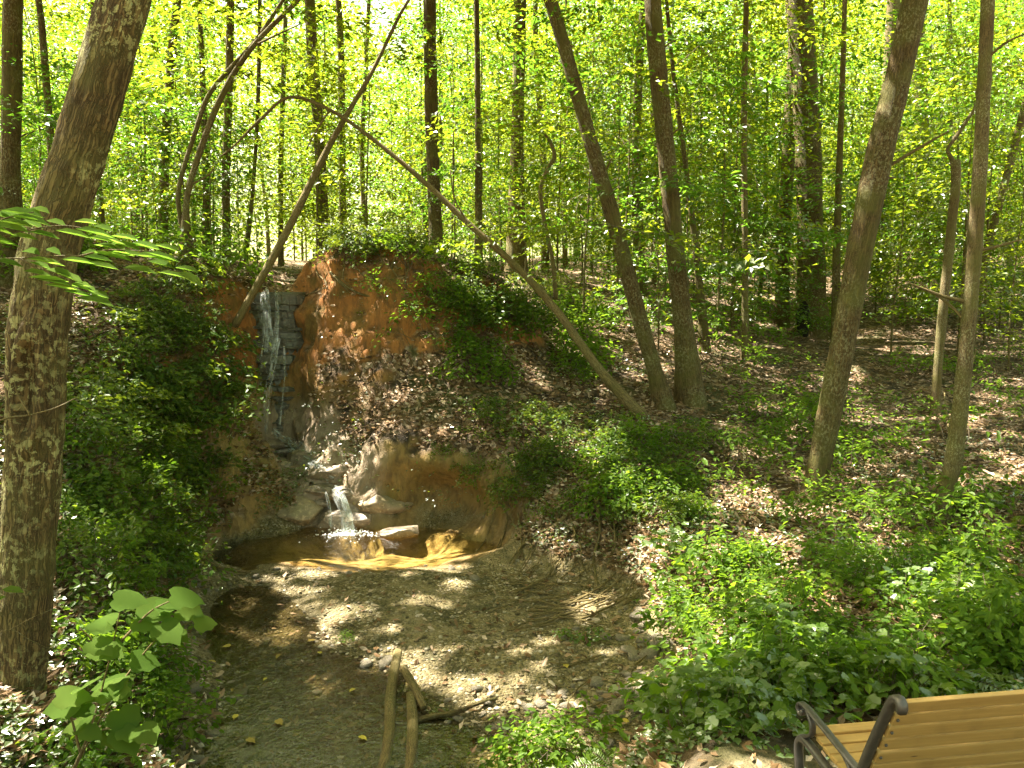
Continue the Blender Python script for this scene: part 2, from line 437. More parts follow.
def h_eval(x, y):
    x = np.asarray(x, float).ravel(); y = np.asarray(y, float).ravel(); r = np.empty(len(x))
    for s in range(0, len(x), 20000):
        e = slice(s, s + 20000)
        d2 = (x[e, None] - CTRL[None, :, 0]) ** 2 + (y[e, None] - CTRL[None, :, 1]) ** 2
        r[e] = _phi(d2) @ _wt[:_n] + _wt[_n] + _wt[_n + 1] * x[e] + _wt[_n + 2] * y[e]
    P = np.stack([x, y, 0 * x], 1)
    creek = sstep(.45, .15, r)
    far = sstep(14, 40, np.hypot(x, y))
    r = r + fbm(P, .9, 4, 3) * (.13 * (1 - creek) + (.03 + .05 * sstep(.7, .1, np.abs(y - 9.7))) * creek) + fbm(P, 5.0, 3, 9) * (.035 * (1 - creek) + .010 * creek) + far * fbm(P, .08, 3, 5) * .6
    return r

def axis(lo, hi, step, far, g=1.13):
    a = list(np.arange(lo, hi + 1e-6, step)); s = step; v = hi
    while v < far: s *= g; v += s; a.append(v)
    s = step; v = lo; b = []
    while v > -far: s *= g; v -= s; b.append(v)
    return np.array(b[::-1] + a)
GX = axis(-6.5, 5.0, .065, 180); GY = axis(4.2, 15.2, .065, 220)
_X, _Y = np.meshgrid(GX, GY, indexing='ij')
GZ = h_eval(_X, _Y).reshape(_X.shape)

def ht(x, y):
    x = np.clip(np.asarray(x, float), GX[0], GX[-1] - 1e-6); y = np.clip(np.asarray(y, float), GY[0], GY[-1] - 1e-6)
    i = np.clip(np.searchsorted(GX, x) - 1, 0, len(GX) - 2); j = np.clip(np.searchsorted(GY, y) - 1, 0, len(GY) - 2)
    a = (x - GX[i]) / (GX[i + 1] - GX[i]); b = (y - GY[j]) / (GY[j + 1] - GY[j])
    return GZ[i, j] * (1 - a) * (1 - b) + GZ[i + 1, j] * a * (1 - b) + GZ[i, j + 1] * (1 - a) * b + GZ[i + 1, j + 1] * a * b

def hn(x, y, e=.08):
    return unit(np.stack([ht(x - e, y) - ht(x + e, y), ht(x, y - e) - ht(x, y + e), 2 * e + 0 * np.asarray(x, float)], -1))

def ground(px, py, y0=2.6, y1=70):
    """where the sight lines through these points meet the ground"""
    a, b = ray(px, py); a = np.atleast_1d(a); b = np.atleast_1d(b)
    Ys = np.concatenate([np.arange(y0, 18, .04), np.arange(18, y1, .2)])
    out = np.full((len(a), 3), np.nan)
    for s in range(0, len(a), 1500):
        e = slice(s, s + 1500)
        yy = Ys[None] + 0 * a[e, None]
        under = CAM_H + b[e, None] * yy < ht(a[e, None] * yy, yy)
        k = under.argmax(1); hit = under.any(1); Yh = Ys[k]
        p = np.stack([a[e] * Yh, Yh, ht(a[e] * Yh, Yh)], 1); p[~hit] = np.nan
        out[e] = p
    return out

def build_ground():
    nx, ny = len(GX), len(GY)
    V = np.stack([_X, _Y, GZ], -1).reshape(-1, 3)
    i = np.arange(nx - 1)[:, None] * ny; j = np.arange(ny - 1)[None]
    Q = np.stack([i + j, i + ny + j, i + ny + j + 1, i + j + 1], -1).reshape(-1, 4)
    bm = bmesh.new()
    me = mesh_np('ground', V, Q); bm.from_mesh(me); bpy.data.meshes.remove(me)
    for lim in (.16, .13, .11):
        ed = [e for e in bm.edges if abs(e.verts[0].co.z - e.verts[1].co.z) > lim and -7 < e.verts[0].co.x < 6 and 3.5 < e.verts[0].co.y < 16]
        bmesh.ops.subdivide_edges(bm, edges=ed, cuts=1, use_grid_fill=True)
    bm.normal_update()
    V = np.array([v.co for v in bm.verts]); N = np.array([v.normal for v in bm.verts])
    steep = sstep(.75, .45, N[:, 2])
    near = sstep(20, 15, V[:, 1])
    # rough clay faces: lumps, ledges and runnels pushed out along the normal
    led = np.sin(V[:, 2] * 21 + 5 * fbm(V, .8, 2, 4))
    d = steep * near * (fbm(V, 2.2, 4, 21) * .18 + fbm(V, 6, 4, 31) * .10 + led * .014)
    V2 = V + N * d[:, None]
    # the stream has hollowed out the foot of the bank beside the pool
    cx, cyy = -1.55, 10.2
    dirv = unit(np.stack([V[:, 0] - cx, V[:, 1] - cyy], 1))
    f = np.clip((V[:, 2] - .02) / .95, 0, 1)
    hollow = np.sin(np.pi * f ** .7) * sstep(.8, 1.5, np.hypot(V[:, 0] - cx, V[:, 1] - cyy)) * sstep(2.9, 2.0, np.hypot(V[:, 0] - cx, V[:, 1] - cyy)) * (V[:, 1] > 10.4)
    hollow = hollow * (.60 * np.exp(-((V[:, 0] + 1.05) / .5) ** 2) + .10 * sstep(-.2, -.9, V[:, 0])) * (1 + .7 * fbm(V, 1.8, 3, 15))
    V2[:, :2] += dirv * hollow[:, None]
    for v, p in zip(bm.verts, V2): v.co = p
    bm.normal_update()
    N = np.array([v.normal for v in bm.verts])
    sl = N[:, 2]
    n1 = fbm(V2, 1.4, 4, 51)
    clay = sstep(.72, .50, sl + .18 * n1 + .30 * sstep(2.75, 2.4, V2[:, 2]) * sstep(1.1, 1.4, V2[:, 2]) * sstep(-3.2, -2.9, V2[:, 0]) + .2 * fbm(V2, 4, 3, 52)) * sstep(24, 18, V2[:, 1])
    # clay floor under the pool and the washed stream bed
    pool = sstep(1.9, 1.35, .35 * fbm(V2, 3.0, 3, 99) + np.hypot((V2[:, 0] + 1.7) / 1.05, (V2[:, 1] - 10.6) / .62)) * sstep(.5, .2, V2[:, 2])
    clay = np.maximum(clay, pool)
    gravel = sstep(.42, .25, V2[:, 2] + .06 * n1) * sstep(12.6, 12, V2[:, 1]) * sstep(2.2, 1.7, V2[:, 0]) * sstep(-4.6, -4.1, V2[:, 0]) * (1 - pool)
    stream = sstep(.80, .55, np.abs(V2[:, 0] + 2.78 + (V2[:, 1] - 11.85) * .90)) * sstep(11.3, 11.7, V2[:, 1]) * sstep(13.6, 13.2, V2[:, 1]) * sstep(1.9, 1.5, V2[:, 2])
    moss = sstep(.05, .45, fbm(V2, 1.7, 3, 77)) * sstep(.35, .75, V2[:, 2])
    path = sstep(1.1, .6, np.hypot((V2[:, 0] - 2.6) / 2.4, (V2[:, 1] - 3.4)))
    red = sstep(1.6, 2.6, V2[:, 2])
    me = bpy.data.meshes.new('ground'); bm.to_mesh(me); bm.free()
    for nm, arr in (('zone', np.stack([clay, gravel, moss, stream], 1)), ('zone_b', np.stack([path, red, 0 * red, 0 * red + 1], 1))):
        a = me.attributes.new(nm, 'FLOAT_COLOR', 'POINT'); a.data.foreach_set('color', arr.astype(np.float32).ravel())
    me.polygons.foreach_set('use_smooth', np.ones(len(me.polygons), bool))
    m = M('woodland_ground')
    P = m.n('ShaderNodeTexCoord').outputs['Object']
    za = m.attr('zone'); zs = m.n('ShaderNodeSeparateColor', i_Color=za.outputs['Color'])
    zb = m.n('ShaderNodeSeparateColor', i_Color=m.attr('zone_b').outputs['Color'])
    clayf, grav, mossf, strm = zs.outputs[0], zs.outputs[1], zs.outputs[2], za.outputs['Alpha']
    # leaf litter
    vw = m.n('ShaderNodeTexVoronoi', i_Vector=P, i_Scale=16); vr = m.n('ShaderNodeSeparateColor', i_Color=vw.outputs['Color']).outputs[0]
    lit = m.ramp(vr, [(0, (.036, .021, .008)), (.35, (.115, .066, .028)), (.7, (.22, .145, .078)), (1, (.38, .285, .20))])
    lit = m.mix(m.ramp(m.noise(P, 2.5, 4), [(.4, (0, 0, 0)), (.7, (1, 1, 1))]), lit, (.030, .022, .013))
    hl = m.math('ADD', m.math('MULTIPLY', vr, .7), m.noise(P, 40, 3))
    # clay
    zc0 = m.n('ShaderNodeSeparateXYZ', i_Vector=P).outputs[2]
    nc = m.noise(P, 3.0, 6, .6); nf = m.noise(m.mapping(P, (1, 1, .35)), 9, 6, .65)
    cl = m.mix(nc, (.17, .105, .034), (.33, .215, .080)); cr = m.mix(nc, (.19, .072, .020), (.44, .19, .055))
    cl = m.mix(zb.outputs[1], cl, cr)
    cl = m.mix(m.ramp(m.math('ADD', zc0, .25), [(.22, (1, 1, 1)), (.30, (0, 0, 0))]), cl, (.46, .34, .14))
    cl = m.mix(m.math('MULTIPLY', m.ramp(nf, [(.35, (1, 1, 1)), (.55, (0, 0, 0))]), .7), cl, (.075, .05, .022))
    mg = m.math('MULTIPLY', m.ramp(m.noise(P, 2.2, 5), [(.5, (0, 0, 0)), (.62, (1, 1, 1))]), .65)
    cl = m.mix(m.math('MULTIPLY', mg, zb.outputs[1]), cl, (.075, .070, .018))
    cl = m.mix(m.math('MULTIPLY', m.math('SUBTRACT', 1.0, zb.outputs[1]), m.math('MULTIPLY', m.ramp(m.noise(P, 1.7, 4), [(.42, (0, 0, 0)), (.62, (1, 1, 1))]), .5)), cl, (.115, .105, .022))
    # gravel and sand of the bar
    v2 = m.n('ShaderNodeTexVoronoi', i_Vector=P, i_Scale=38); r2 = m.n('ShaderNodeSeparateColor', i_Color=v2.outputs['Color']).outputs[1]
    gr = m.ramp(r2, [(0, (.066, .052, .018)), (.5, (.155, .124, .048)), (.85, (.26, .21, .105)), (1, (.46, .40, .30))])
    sandf = m.ramp(m.noise(P, 1.6, 5), [(.42, (0, 0, 0)), (.6, (1, 1, 1))])
    gr = m.mix(m.math('MULTIPLY', sandf, .75), gr, m.mix(m.noise(P, 30, 3), (.165, .132, .050), (.36, .29, .165)))
    gr = m.mix(m.math('MULTIPLY', m.ramp(m.noise(P, 2.7, 5), [(.5, (0, 0, 0)), (.66, (1, 1, 1))]), .75), gr, (.055, .055, .020))
    zc = m.n('ShaderNodeSeparateXYZ', i_Vector=P).outputs[2]
    wet = m.ramp(m.math('MULTIPLY', m.math('ADD', zc, .1), 2.0), [(.20, (1, 1, 1)), (.40, (0, 0, 0))])
    gr = m.mix(m.math('MULTIPLY', wet, .7), gr, m.mix(1, gr, (.38, .36, .30), 'MULTIPLY'))
    hg = m.math('SUBTRACT', m.noise(P, 60, 3), m.math('MULTIPLY', v2.outputs['Distance'], 1.2))
    st = m.mix(m.noise(P, 7, 5), (.12, .085, .05), (.36, .275, .18))
    pth = m.mix(m.noise(P, 18, 5), (.075, .068, .030), (.15, .13, .065))
    col = m.mix(m.math('MULTIPLY', m.ramp(m.math('ADD', mossf, m.math('MULTIPLY', m.noise(P, 8, 5), .5)), [(.75, (0, 0, 0)), (1.1, (1, 1, 1))]), .55), lit, (.050, .062, .014))
    col = m.mix(zb.outputs[0], col, pth)
    col = m.mix(grav, col, gr); col = m.mix(clayf, col, cl); col = m.mix(strm, col, st)
    hh = m.mix(grav, hl, hg); hh = m.mix(clayf, hh, m.math('MULTIPLY', nf, 2.0))
    rough = m.math('SUBTRACT', .92, m.math('MULTIPLY', m.math('MAXIMUM', m.math('MULTIPLY', wet, grav), strm), .5))
    mt = m.done(m.pbr(col, rough, m.bump(hh, .9, .04), .3))
    tag(link('ground', me, mt), kind='structure', label='leaf strewn woodland floor with clay banks and a gravel creek bed')
build_ground()
# ------------------------------------------------------------------ water and rock of the falls
def water_mat(name, tint, rough, bs, bd, sc, refl=1.0):
    m = M(name)
    P = m.n('ShaderNodeTexCoord').outputs['Object']
    n = m.math('ADD', m.noise(m.mapping(P, (1, .6, 1)), sc, 4, .6), m.math('MULTIPLY', m.noise(P, sc * 4, 3), .35))
    b = m.bump(n, bs, bd)
    tr = m.n('ShaderNodeBsdfTransparent', i_Color=tint).outputs[0]
    g = m.n('ShaderNodeBsdfGlossy', i_Color=(1, 1, 1), i_Roughness=rough, i_Normal=b).outputs[0]
    f = m.n('ShaderNodeFresnel', i_IOR=1.33, i_Normal=b).outputs[0]
    return m.done(m.n('ShaderNodeMixShader', i_Fac=m.math('MULTIPLY', f, refl, True), i_1=tr, i_2=g).outputs[0])

def sheet(name, x0, x1, y0, y1, z, mat, label):
    nx, ny = 40, 40
    xs = np.linspace(x0, x1, nx); ys = np.linspace(y0, y1, ny)
    X, Y = np.meshgrid(xs, ys, indexing='ij')
    Z = z + .004 * np.sin(X * 9 + 2 * np.sin(Y * 3)) * np.sin(Y * 13)
    i = np.arange(nx - 1)[:, None] * ny; j = np.arange(ny - 1)[None]
    Q = np.stack([i + j, i + ny + j, i + ny + j + 1, i + j + 1], -1).reshape(-1, 4)
    tag(link(name, mesh_np(name, np.stack([X, Y, Z], -1).reshape(-1, 3), Q, smooth=True), mat), label=label, kind='structure')
sheet('pool_water', -3.75, .3, 9.62, 12.0, .055, water_mat('pool_water', (.94, .88, .70), .05, .45, .03, 7, 1.3), 'clear shallow pool over golden clay at the foot of the falls')
sheet('stream_water', -3.6, .9, 3.4, 9.2, .025, water_mat('stream_water', (.70, .67, .54), .05, .45, .03, 8, 2.2), 'shallow stream water running past the gravel bar')

def rock_mat(name, a, b, moss, bands=0, wet=.45):
    m = M(name)
    P = m.n('ShaderNodeTexCoord').outputs['Object']
    n = m.noise(m.mapping(P, (1, 1, 2.5 if bands else 1)), 6, 7, .65)
    col = m.mix(m.ramp(n, [(.3, (0, 0, 0)), (.7, (1, 1, 1))]), a, b)
    col = m.mix(m.ramp(m.noise(P, 22, 4), [(.55, (0, 0, 0)), (.7, (1, 1, 1))]), col, tuple(c * 1.5 for c in b))
    col = m.mix(m.math('MULTIPLY', m.ramp(m.noise(P, 2.6, 4), [(.48, (0, 0, 0)), (.62, (1, 1, 1))]), moss), col, (.06, .075, .018))
    return m.done(m.pbr(col, wet, m.bump(m.math('ADD', n, m.math('MULTIPLY', m.noise(P, 40, 4), .3)), .7, .03), .5))
MAT['shale'] = rock_mat('dark_wet_shale', (.030, .028, .022), (.115, .105, .080), .4, 1, .38)
MAT['ledge'] = rock_mat('brown_stream_ledge', (.10, .072, .045), (.30, .235, .165), .25, 1, .42)
MAT['boulder'] = rock_mat('tan_boulder', (.15, .11, .060), (.34, .26, .155), .3, 0, .6)
MAT['stone'] = rock_mat('creek_stone', (.085, .068, .042), (.24, .20, .145), .3, 0, .65)

def slab(g, c, rx, ry, th, rot, rng, tilt=0.0):
    n = 15
    a = np.arange(n) / n * 2 * np.pi
    r = 1 + .16 * np.sin(a * 2 + rng.uniform(0, 6)) + rng.normal(0, .09, n)
    px, py = np.cos(a) * r * rx, np.sin(a) * r * ry
    cx, sx = math.cos(rot), math.sin(rot)
    X, Y = px * cx - py * sx, px * sx + py * cx
    V = []
    for sc, z in ((.86, 0), (1.0, th * .22), (1.0, th * .72), (.90, th)):
        V.append(np.stack([X * sc, Y * sc, z + 0 * X + Y * tilt + rng.normal(0, th * .06, n)], 1))
    V.append(np.array([[0, 0, th * 1.02], [0, 0, 0]]))
    V = np.vstack(V) + np.asarray(c)
    j = np.arange(n); k = (j + 1) % n
    Q = np.vstack([np.stack([l * n + j, l * n + k, l * n + n + k, l * n + n + j], 1) for l in range(3)])
    T = np.vstack([np.stack([3 * n + j, 3 * n + k, np.full(n, 4 * n)], 1), np.stack([k, j, np.full(n, 4 * n + 1)], 1)])
    g.add(V, Q, T)

rng = np.random.RandomState(4)
FX = float(U(267, 360, 13.4)[0])
def strata(name, c, wdt, hgt, slope, seed, nu=150, nv=230):
    """a broken face of thin beds: every bed is cut into blocks that stand out by different amounts"""
    q = np.random.RandomState(seed)
    u = np.linspace(-1, 1, nu); v = np.linspace(0, hgt, nv)
    Uu, Vv = np.meshgrid(u * wdt / 2, v, indexing='ij')
    Pn = np.stack([Uu, Vv, 0 * Uu], -1)
    bed = Vv + .035 * fbm(Pn, 1.6, 3, seed) + .10 * Uu * .4
    edges = [0]
    while edges[-1] < hgt + .3: edges.append(edges[-1] + q.choice([.025, .04, .06, .10, .15]) * q.uniform(.8, 1.2))
    li = np.clip(np.searchsorted(edges, bed) - 1, 0, len(edges) - 1)
    bw = q.uniform(.12, .45, len(edges) + 1); bo = q.uniform(0, 1, len(edges) + 1)
    bi = np.floor((Uu + .05 * fbm(Pn, 5, 2, seed + 3)) / bw[li] + bo[li]).astype(int)
    out = .12 * q.rand(len(edges) + 1)[li] + .10 * hsh(li, bi, 0 * li, seed) + .03 * fbm(Pn, 9, 4, seed + 9) + .10 * fbm(Pn, 1.5, 2, seed + 5)
    d = slope * Vv - out + .55 * np.abs(Uu / (wdt / 2)) ** 3 * wdt * .4
    V = np.stack([c[0] + Uu - .03 * Vv, c[1] + d, c[2] + Vv], -1).reshape(-1, 3)
    # a top that runs back into the stream bed above
    i = np.arange(nu - 1)[:, None] * nv; jj = np.arange(nv - 1)[None]
    Q = np.stack([i + jj, i + nv + jj, i + nv + jj + 1, i + jj + 1], -1).reshape(-1, 4)
    last = V.reshape(nu, nv, 3)[:, -1]; back = last + np.array([0, .9, .02]); n0 = len(V)
    V = np.vstack([V, back]); a = np.arange(nu - 1)
    Q = np.vstack([Q, np.stack([a * nv + nv - 1, (a + 1) * nv + nv - 1, n0 + a + 1, n0 + a], 1)])
    return mesh_np(name, V, Q)
g = None
link_rf = strata('rock_face', (FX - .02, 13.30, .85), 1.35, 2.68, .13, 4)
tag(link('rock_face', link_rf, MAT['shale']), 'dark layered shale face behind the upper waterfall', kind='structure')
def blob(rng, rx, ry, rz, sub=2, rough=.22, sc=1.4):
    bm = bmesh.new(); bmesh.ops.create_icosphere(bm, subdivisions=sub, radius=1)
    V = np.array([v.co for v in bm.verts]); F = np.array([[v.index for v in f.verts] for f in bm.faces]); bm.free()
    V = V * (1 + rough * fbm(V + rng.uniform(0, 50, 3), sc, 3, 3))[:, None]
    V = V * (1 + (.10 if sub > 2 else .0) * fbm(V * np.array([1, 1, 2.2]) + rng.uniform(0, 50, 3), 4.5, 3, 5))[:, None]
    for k in range(9 if sub > 1 else 0):      # knock flat faces off it
        d = unit(rng.normal(0, 1, 3)); lim = rng.uniform(.62, .85); e = V @ d; V = V - d * np.maximum(e - lim, 0)[:, None] * .9
    return V * np.array([rx, ry, rz]), F

g = Geo()
for (px, py, Y, rx, ry, rz_) in [(268, 440, 12.95, .34, .30, .10), (284, 446, 12.75, .42, .30, .12), (306, 452, 12.6, .36, .3, .14), (278, 460, 12.45, .30, .26, .14), (304, 468, 12.2, .46, .30, .13), (330, 472, 12.15, .40, .28, .15),
                                (318, 484, 11.95, .46, .24, .15), (345, 488, 11.85, .40, .26, .16), (334, 497, 11.68, .30, .17, .11), (352, 500, 11.66, .26, .17, .13), (318, 502, 11.74, .18, .2, .14), (340, 514, 11.78, .52, .26, .22), (362, 516, 11.78, .34, .26, .22)]:
    V, F = blob(rng, rx, ry, rz_, 4, .2, 1.8)
    V[:, 2] -= .10 * V[:, 1] + rz_ * .85; g.add(V + ground([px], [py])[0] + [0, .10, -.02], None, F)
tag(link('stream_ledge', g.mesh('stream_ledge'), MAT['ledge']), 'stepped brown ledges that carry the stream between the two falls', kind='structure')

def boulder(px, py, Y, rx, ry, rz, label, mat='boulder', rz_=0.0, dz=0.0, sub=4):
    p = U(px, py, Y); V, F = blob(rng, rx, ry, rz, sub)
    g = Geo(); g.add(V, None, F)
    o = link('boulder', g.mesh('boulder', smooth=True), MAT[mat]); o.location = (p[0], p[1], p[2] + dz); o.rotation_euler = (rng.uniform(-.2, .2), rng.uniform(-.2, .2), rz_)
    tag(o, label, 'boulder')
boulder(384, 502, 11.9, .50, .42, .24, 'big tan boulder jutting out right of the lower fall', rz_=.3)
boulder(398, 533, 11.2, .36, .24, .10, 'flat pale rock at the back edge of the pool under the overhang', 'ledge')
boulder(362, 474, 12.05, .30, .3, .16, 'mottled brown rock above the big tan boulder', 'ledge')
boulder(300, 508, 11.75, .40, .36, .24, 'rounded clay coloured rock left of the lower fall')

# falling water: bundles of strands that follow the rock
m = M('falling_water')
b = m.attr('bark').outputs['Vector']
nn = m.noise(m.mapping(b, (75, 75, 3.0)), 1.0, 4, .62)
al = m.math('MULTIPLY', m.ramp(nn, [(.36, (0, 0, 0)), (.66, (1, 1, 1))]), m.ramp(m.noise(m.mapping(b, (9, 9, 5)), 1.0, 4, .6), [(.32, (.15, .15, .15)), (.6, (1, 1, 1))]))
wd = m.pbr((.80, .86, .84), .15, m.bump(nn, .6, .02), .8)
wt_ = m.n('ShaderNodeBsdfTranslucent', i_Color=(.66, .78, .70)).outputs[0]
ws = m.n('ShaderNodeMixShader', i_Fac=.45, i_1=wd, i_2=wt_).outputs[0]
tp = m.n('ShaderNodeBsdfTransparent', i_Color=(.96, .98, .96)).outputs[0]
MAT['fall'] = m.done(m.n('ShaderNodeMixShader', i_Fac=m.math('MULTIPLY', al, .70), i_1=tp, i_2=ws).outputs[0])
k = 10
def veil(g, pts, w0, w1, seed, cols=9, fold=.02):
    """a thin film of water: a folded sheet that follows pts, widths w0 -> w1"""
    P = spline(np.array(pts), 40); n = len(P)
    T = unit(np.gradient(P, axis=0)); X = np.cross(T, np.array([0, -1., .25])); X = unit(X - T * (X * T).sum(1, keepdims=True)); N_ = np.cross(T, X); N_ *= np.sign(-N_[:, 1:2] + 1e-6)
    u = np.linspace(-1, 1, cols); wd_ = np.linspace(w0, w1, n) * (1 + .25 * fbm(P + seed, 4, 2, seed))
    s_ = np.concatenate([[0], np.cumsum(np.linalg.norm(np.diff(P, axis=0), axis=1))])
    co = np.stack(np.broadcast_arrays(u[None] * wd_[:, None] + seed, 0 * s_[:, None], s_[:, None]), -1)
    f = fold * fbm(co * np.array([1, 1, .25]), 22, 2, seed) - fold * .8 * u[None] ** 2
    V = P[:, None] + X[:, None] * (u[None] * wd_[:, None])[..., None] + N_[:, None] * f[..., None]
    i = np.arange(n - 1)[:, None] * cols; j = np.arange(cols - 1)[None]
    g.add(V.reshape(-1, 3), np.stack([i + j, i + j + 1, i + cols + j + 1, i + cols + j], -1).reshape(-1, 4), None, co.reshape(-1, 3))
g = Geo()
Fy = U
veil(g, [Fy(264, 289, 13.8), Fy(264, 294, 13.40), Fy(266, 320, 13.22), Fy(268, 352, 13.12)], .07, .09, 1)
veil(g, [Fy(275, 290, 13.8), Fy(276, 295, 13.40), Fy(277, 320, 13.22), Fy(274, 350, 13.12)], .025, .04, 2)
veil(g, [Fy(277, 338, 13.16), Fy(271, 372, 13.06), Fy(266, 402, 12.98), Fy(264, 434, 12.9)], .05, .06, 3)
veil(g, [Fy(262, 345, 13.12), Fy(260, 380, 13.04), Fy(258, 410, 12.96)], .015, .02, 4)
veil(g, [Fy(284, 345, 13.14), Fy(284, 380, 13.06), Fy(279, 425, 12.96)], .012, .02, 5)
tag(link('upper_waterfall', g.mesh('upper_waterfall', smooth=True, bark=True), MAT['fall']), 'thin veil of water sliding down the dark shale face', kind='structure')
g = Geo()
veil(g, [Fy(330, 488, 11.86), Fy(336, 493, 11.52), Fy(342, 505, 11.36), Fy(346, 520, 11.29), Fy(349, 538, 11.25)], .08, .10, 6, 9, .04)
veil(g, [Fy(334, 489, 11.84), Fy(339, 494, 11.48), Fy(345, 506, 11.32), Fy(348, 522, 11.25), Fy(350, 538, 11.21)], .04, .07, 7, 9, .03)
veil(g, [Fy(322, 489, 11.86), Fy(326, 495, 11.56), Fy(329, 508, 11.46), Fy(331, 530, 11.40)], .02, .03, 8, 7, .02)
for k2, line in enumerate((((272, 438), (284, 447), (294, 455)), ((290, 456), (302, 464), (316, 472)), ((312, 470), (324, 479), (333, 488)), ((283, 443), (300, 453), (312, 462)))):
    Pw = ground([q[0] for q in line], [q[1] for q in line]) + [0, -.02, .06]
    veil(g, Pw, .06 + .03 * (k2 % 2), .09, 20 + k2, 11, .03)
tag(link('lower_waterfall', g.mesh('lower_waterfall', smooth=True, bark=True), MAT['fall']), 'short white spout of water dropping into the pool', kind='structure')
g = Geo()
pf = U(348, 538, 11.2)
for q in range(260):
    a = rng.uniform(0, 6.28); r_ = abs(rng.normal(0, .20)); s_ = rng.uniform(.006, .024) * (1 - .5 * min(1, r_ / .5))
    V, F = blob(rng, s_, s_, s_ * .6, 1); g.add(V + [pf[0] + r_ * math.cos(a) * 1.5, pf[1] + r_ * math.sin(a), .058], None, F)
m = M('foam'); MAT['foam'] = m.done(m.pbr((.85, .87, .86), .5))
tag(link('foam', g.mesh('foam', smooth=True), MAT['foam']), 'white foam where the spout meets the pool', kind='stuff')

# ------------------------------------------------------------------ sun flecks: openings cut through the leaves along the sun to place the patches of light
def tri_of(px, py, rx, ry, Y=None):
    if Y is None:
        G = ground([px, px - rx, px + rx, px, px], [py, py, py, py - ry, py + ry])
        if np.isnan(G).any(): return None
    else: G = np.array([U(px, py, Y), U(px - rx, py, Y), U(px + rx, py, Y), U(px, py - ry, Y), U(px, py + ry, Y)])
    zc = G[0, 2]
    q = G - SUN[None] * ((G[:, 2] - zc) / SUN[2])[:, None]
    A = np.stack([(q[2] - q[1])[:2] / 2, (q[3] - q[4])[:2] / 2], 1)
    if abs(np.linalg.det(A)) < 1e-4: return None
    return G[0], np.linalg.inv(A)
FLECK = [(225, 610, 42, 12), (300, 590, 26, 6), (265, 580, 30, 5), (310, 636, 52, 13), (345, 612, 34, 9), (250, 633, 30, 6), (385, 628, 20, 5), (412, 655, 42, 13), (455, 648, 18, 5), (380, 663, 20, 8), (490, 690, 40, 20),
         (432, 601, 22, 5), (460, 585, 20, 6), (450, 572, 14, 4), (520, 650, 16, 4), (545, 640, 18, 4), (605, 652, 24, 5), (612, 705, 12, 8), (556, 706, 30, 12), (430, 680, 20, 7), (540, 665, 14, 4),
         (425, 556, 48, 10), (345, 562, 50, 8), (300, 566, 20, 5), (385, 548, 26, 6), (287, 462, 24, 20), (322, 480, 24, 16), (345, 492, 16, 12), (380, 500, 30, 16), (345, 520, 12, 18), (268, 305, 14, 14), (300, 488, 22, 18),
         (350, 385, 44, 34), (330, 420, 36, 18), (385, 430, 40, 18), (425, 395, 40, 26), (440, 370, 20, 22), (400, 360, 30, 12), (455, 340, 8, 8), (410, 292, 26, 26), (325, 280, 14, 20), (350, 322, 22, 10), (350, 465, 14, 16),
         (575, 332, 34, 7), (640, 326, 26, 8), (665, 345, 16, 8), (520, 292, 22, 8), (510, 276, 14, 6), (600, 305, 16, 5), (480, 300, 20, 14), (530, 372, 8, 6), (548, 388, 8, 6), (605, 400, 10, 12),
         (92, 322, 24, 20), (75, 290, 16, 12), (118, 352, 16, 12), (240, 395, 16, 24), (235, 420, 16, 14), (140, 365, 20, 10), (155, 285, 20, 8), (80, 520, 12, 22), (70, 540, 12, 20), (130, 470, 14, 12), (205, 275, 14, 10), (250, 300, 16, 8), (120, 560, 20, 10), (170, 500, 10, 10),
         (590, 445, 26, 14), (615, 470, 22, 14), (560, 430, 18, 12), (640, 500, 22, 16), (660, 540, 20, 16), (650, 570, 18, 18), (575, 552, 7, 8), (480, 520, 8, 22), (520, 470, 10, 10), (470, 430, 24, 14),
         (705, 552, 36, 9), (770, 583, 34, 12), (820, 608, 26, 10), (700, 590, 40, 18), (750, 610, 36, 18), (705, 640, 36, 22), (660, 630, 20, 22), (790, 640, 24, 12), (740, 680, 40, 16), (880, 520, 16, 12), (885, 540, 16, 18), (930, 545, 26, 12), (960, 600, 40, 16), (990, 560, 30, 16), (900, 620, 24, 14), (850, 675, 40, 14), (930, 680, 40, 10), (1000, 650, 30, 20), (690, 700, 40, 16), (640, 690, 16, 10),
         (768, 405, 14, 7), (770, 372, 12, 6), (855, 375, 10, 8), (800, 435, 18, 7), (900, 450, 18, 8), (970, 420, 16, 10), (715, 350, 26, 5), (690, 330, 20, 6), (930, 345, 40, 6), (1000, 350, 24, 6), (870, 470, 22, 8), (740, 500, 24, 10),
         (560, 750, 60, 24), (510, 760, 30, 14), (740, 755, 36, 12), (640, 745, 26, 12)]
FL3 = [(845, 760, 50, 16, 3.3), (930, 694, 70, 5, 2.85), (985, 693, 60, 5, 2.9), (800, 715, 16, 10, 3.2), (840, 735, 30, 8, 3.0)]
BALL = []          # round openings towards the sun for leaves and trunks that stand clear of the ground: px, py, distance, radius
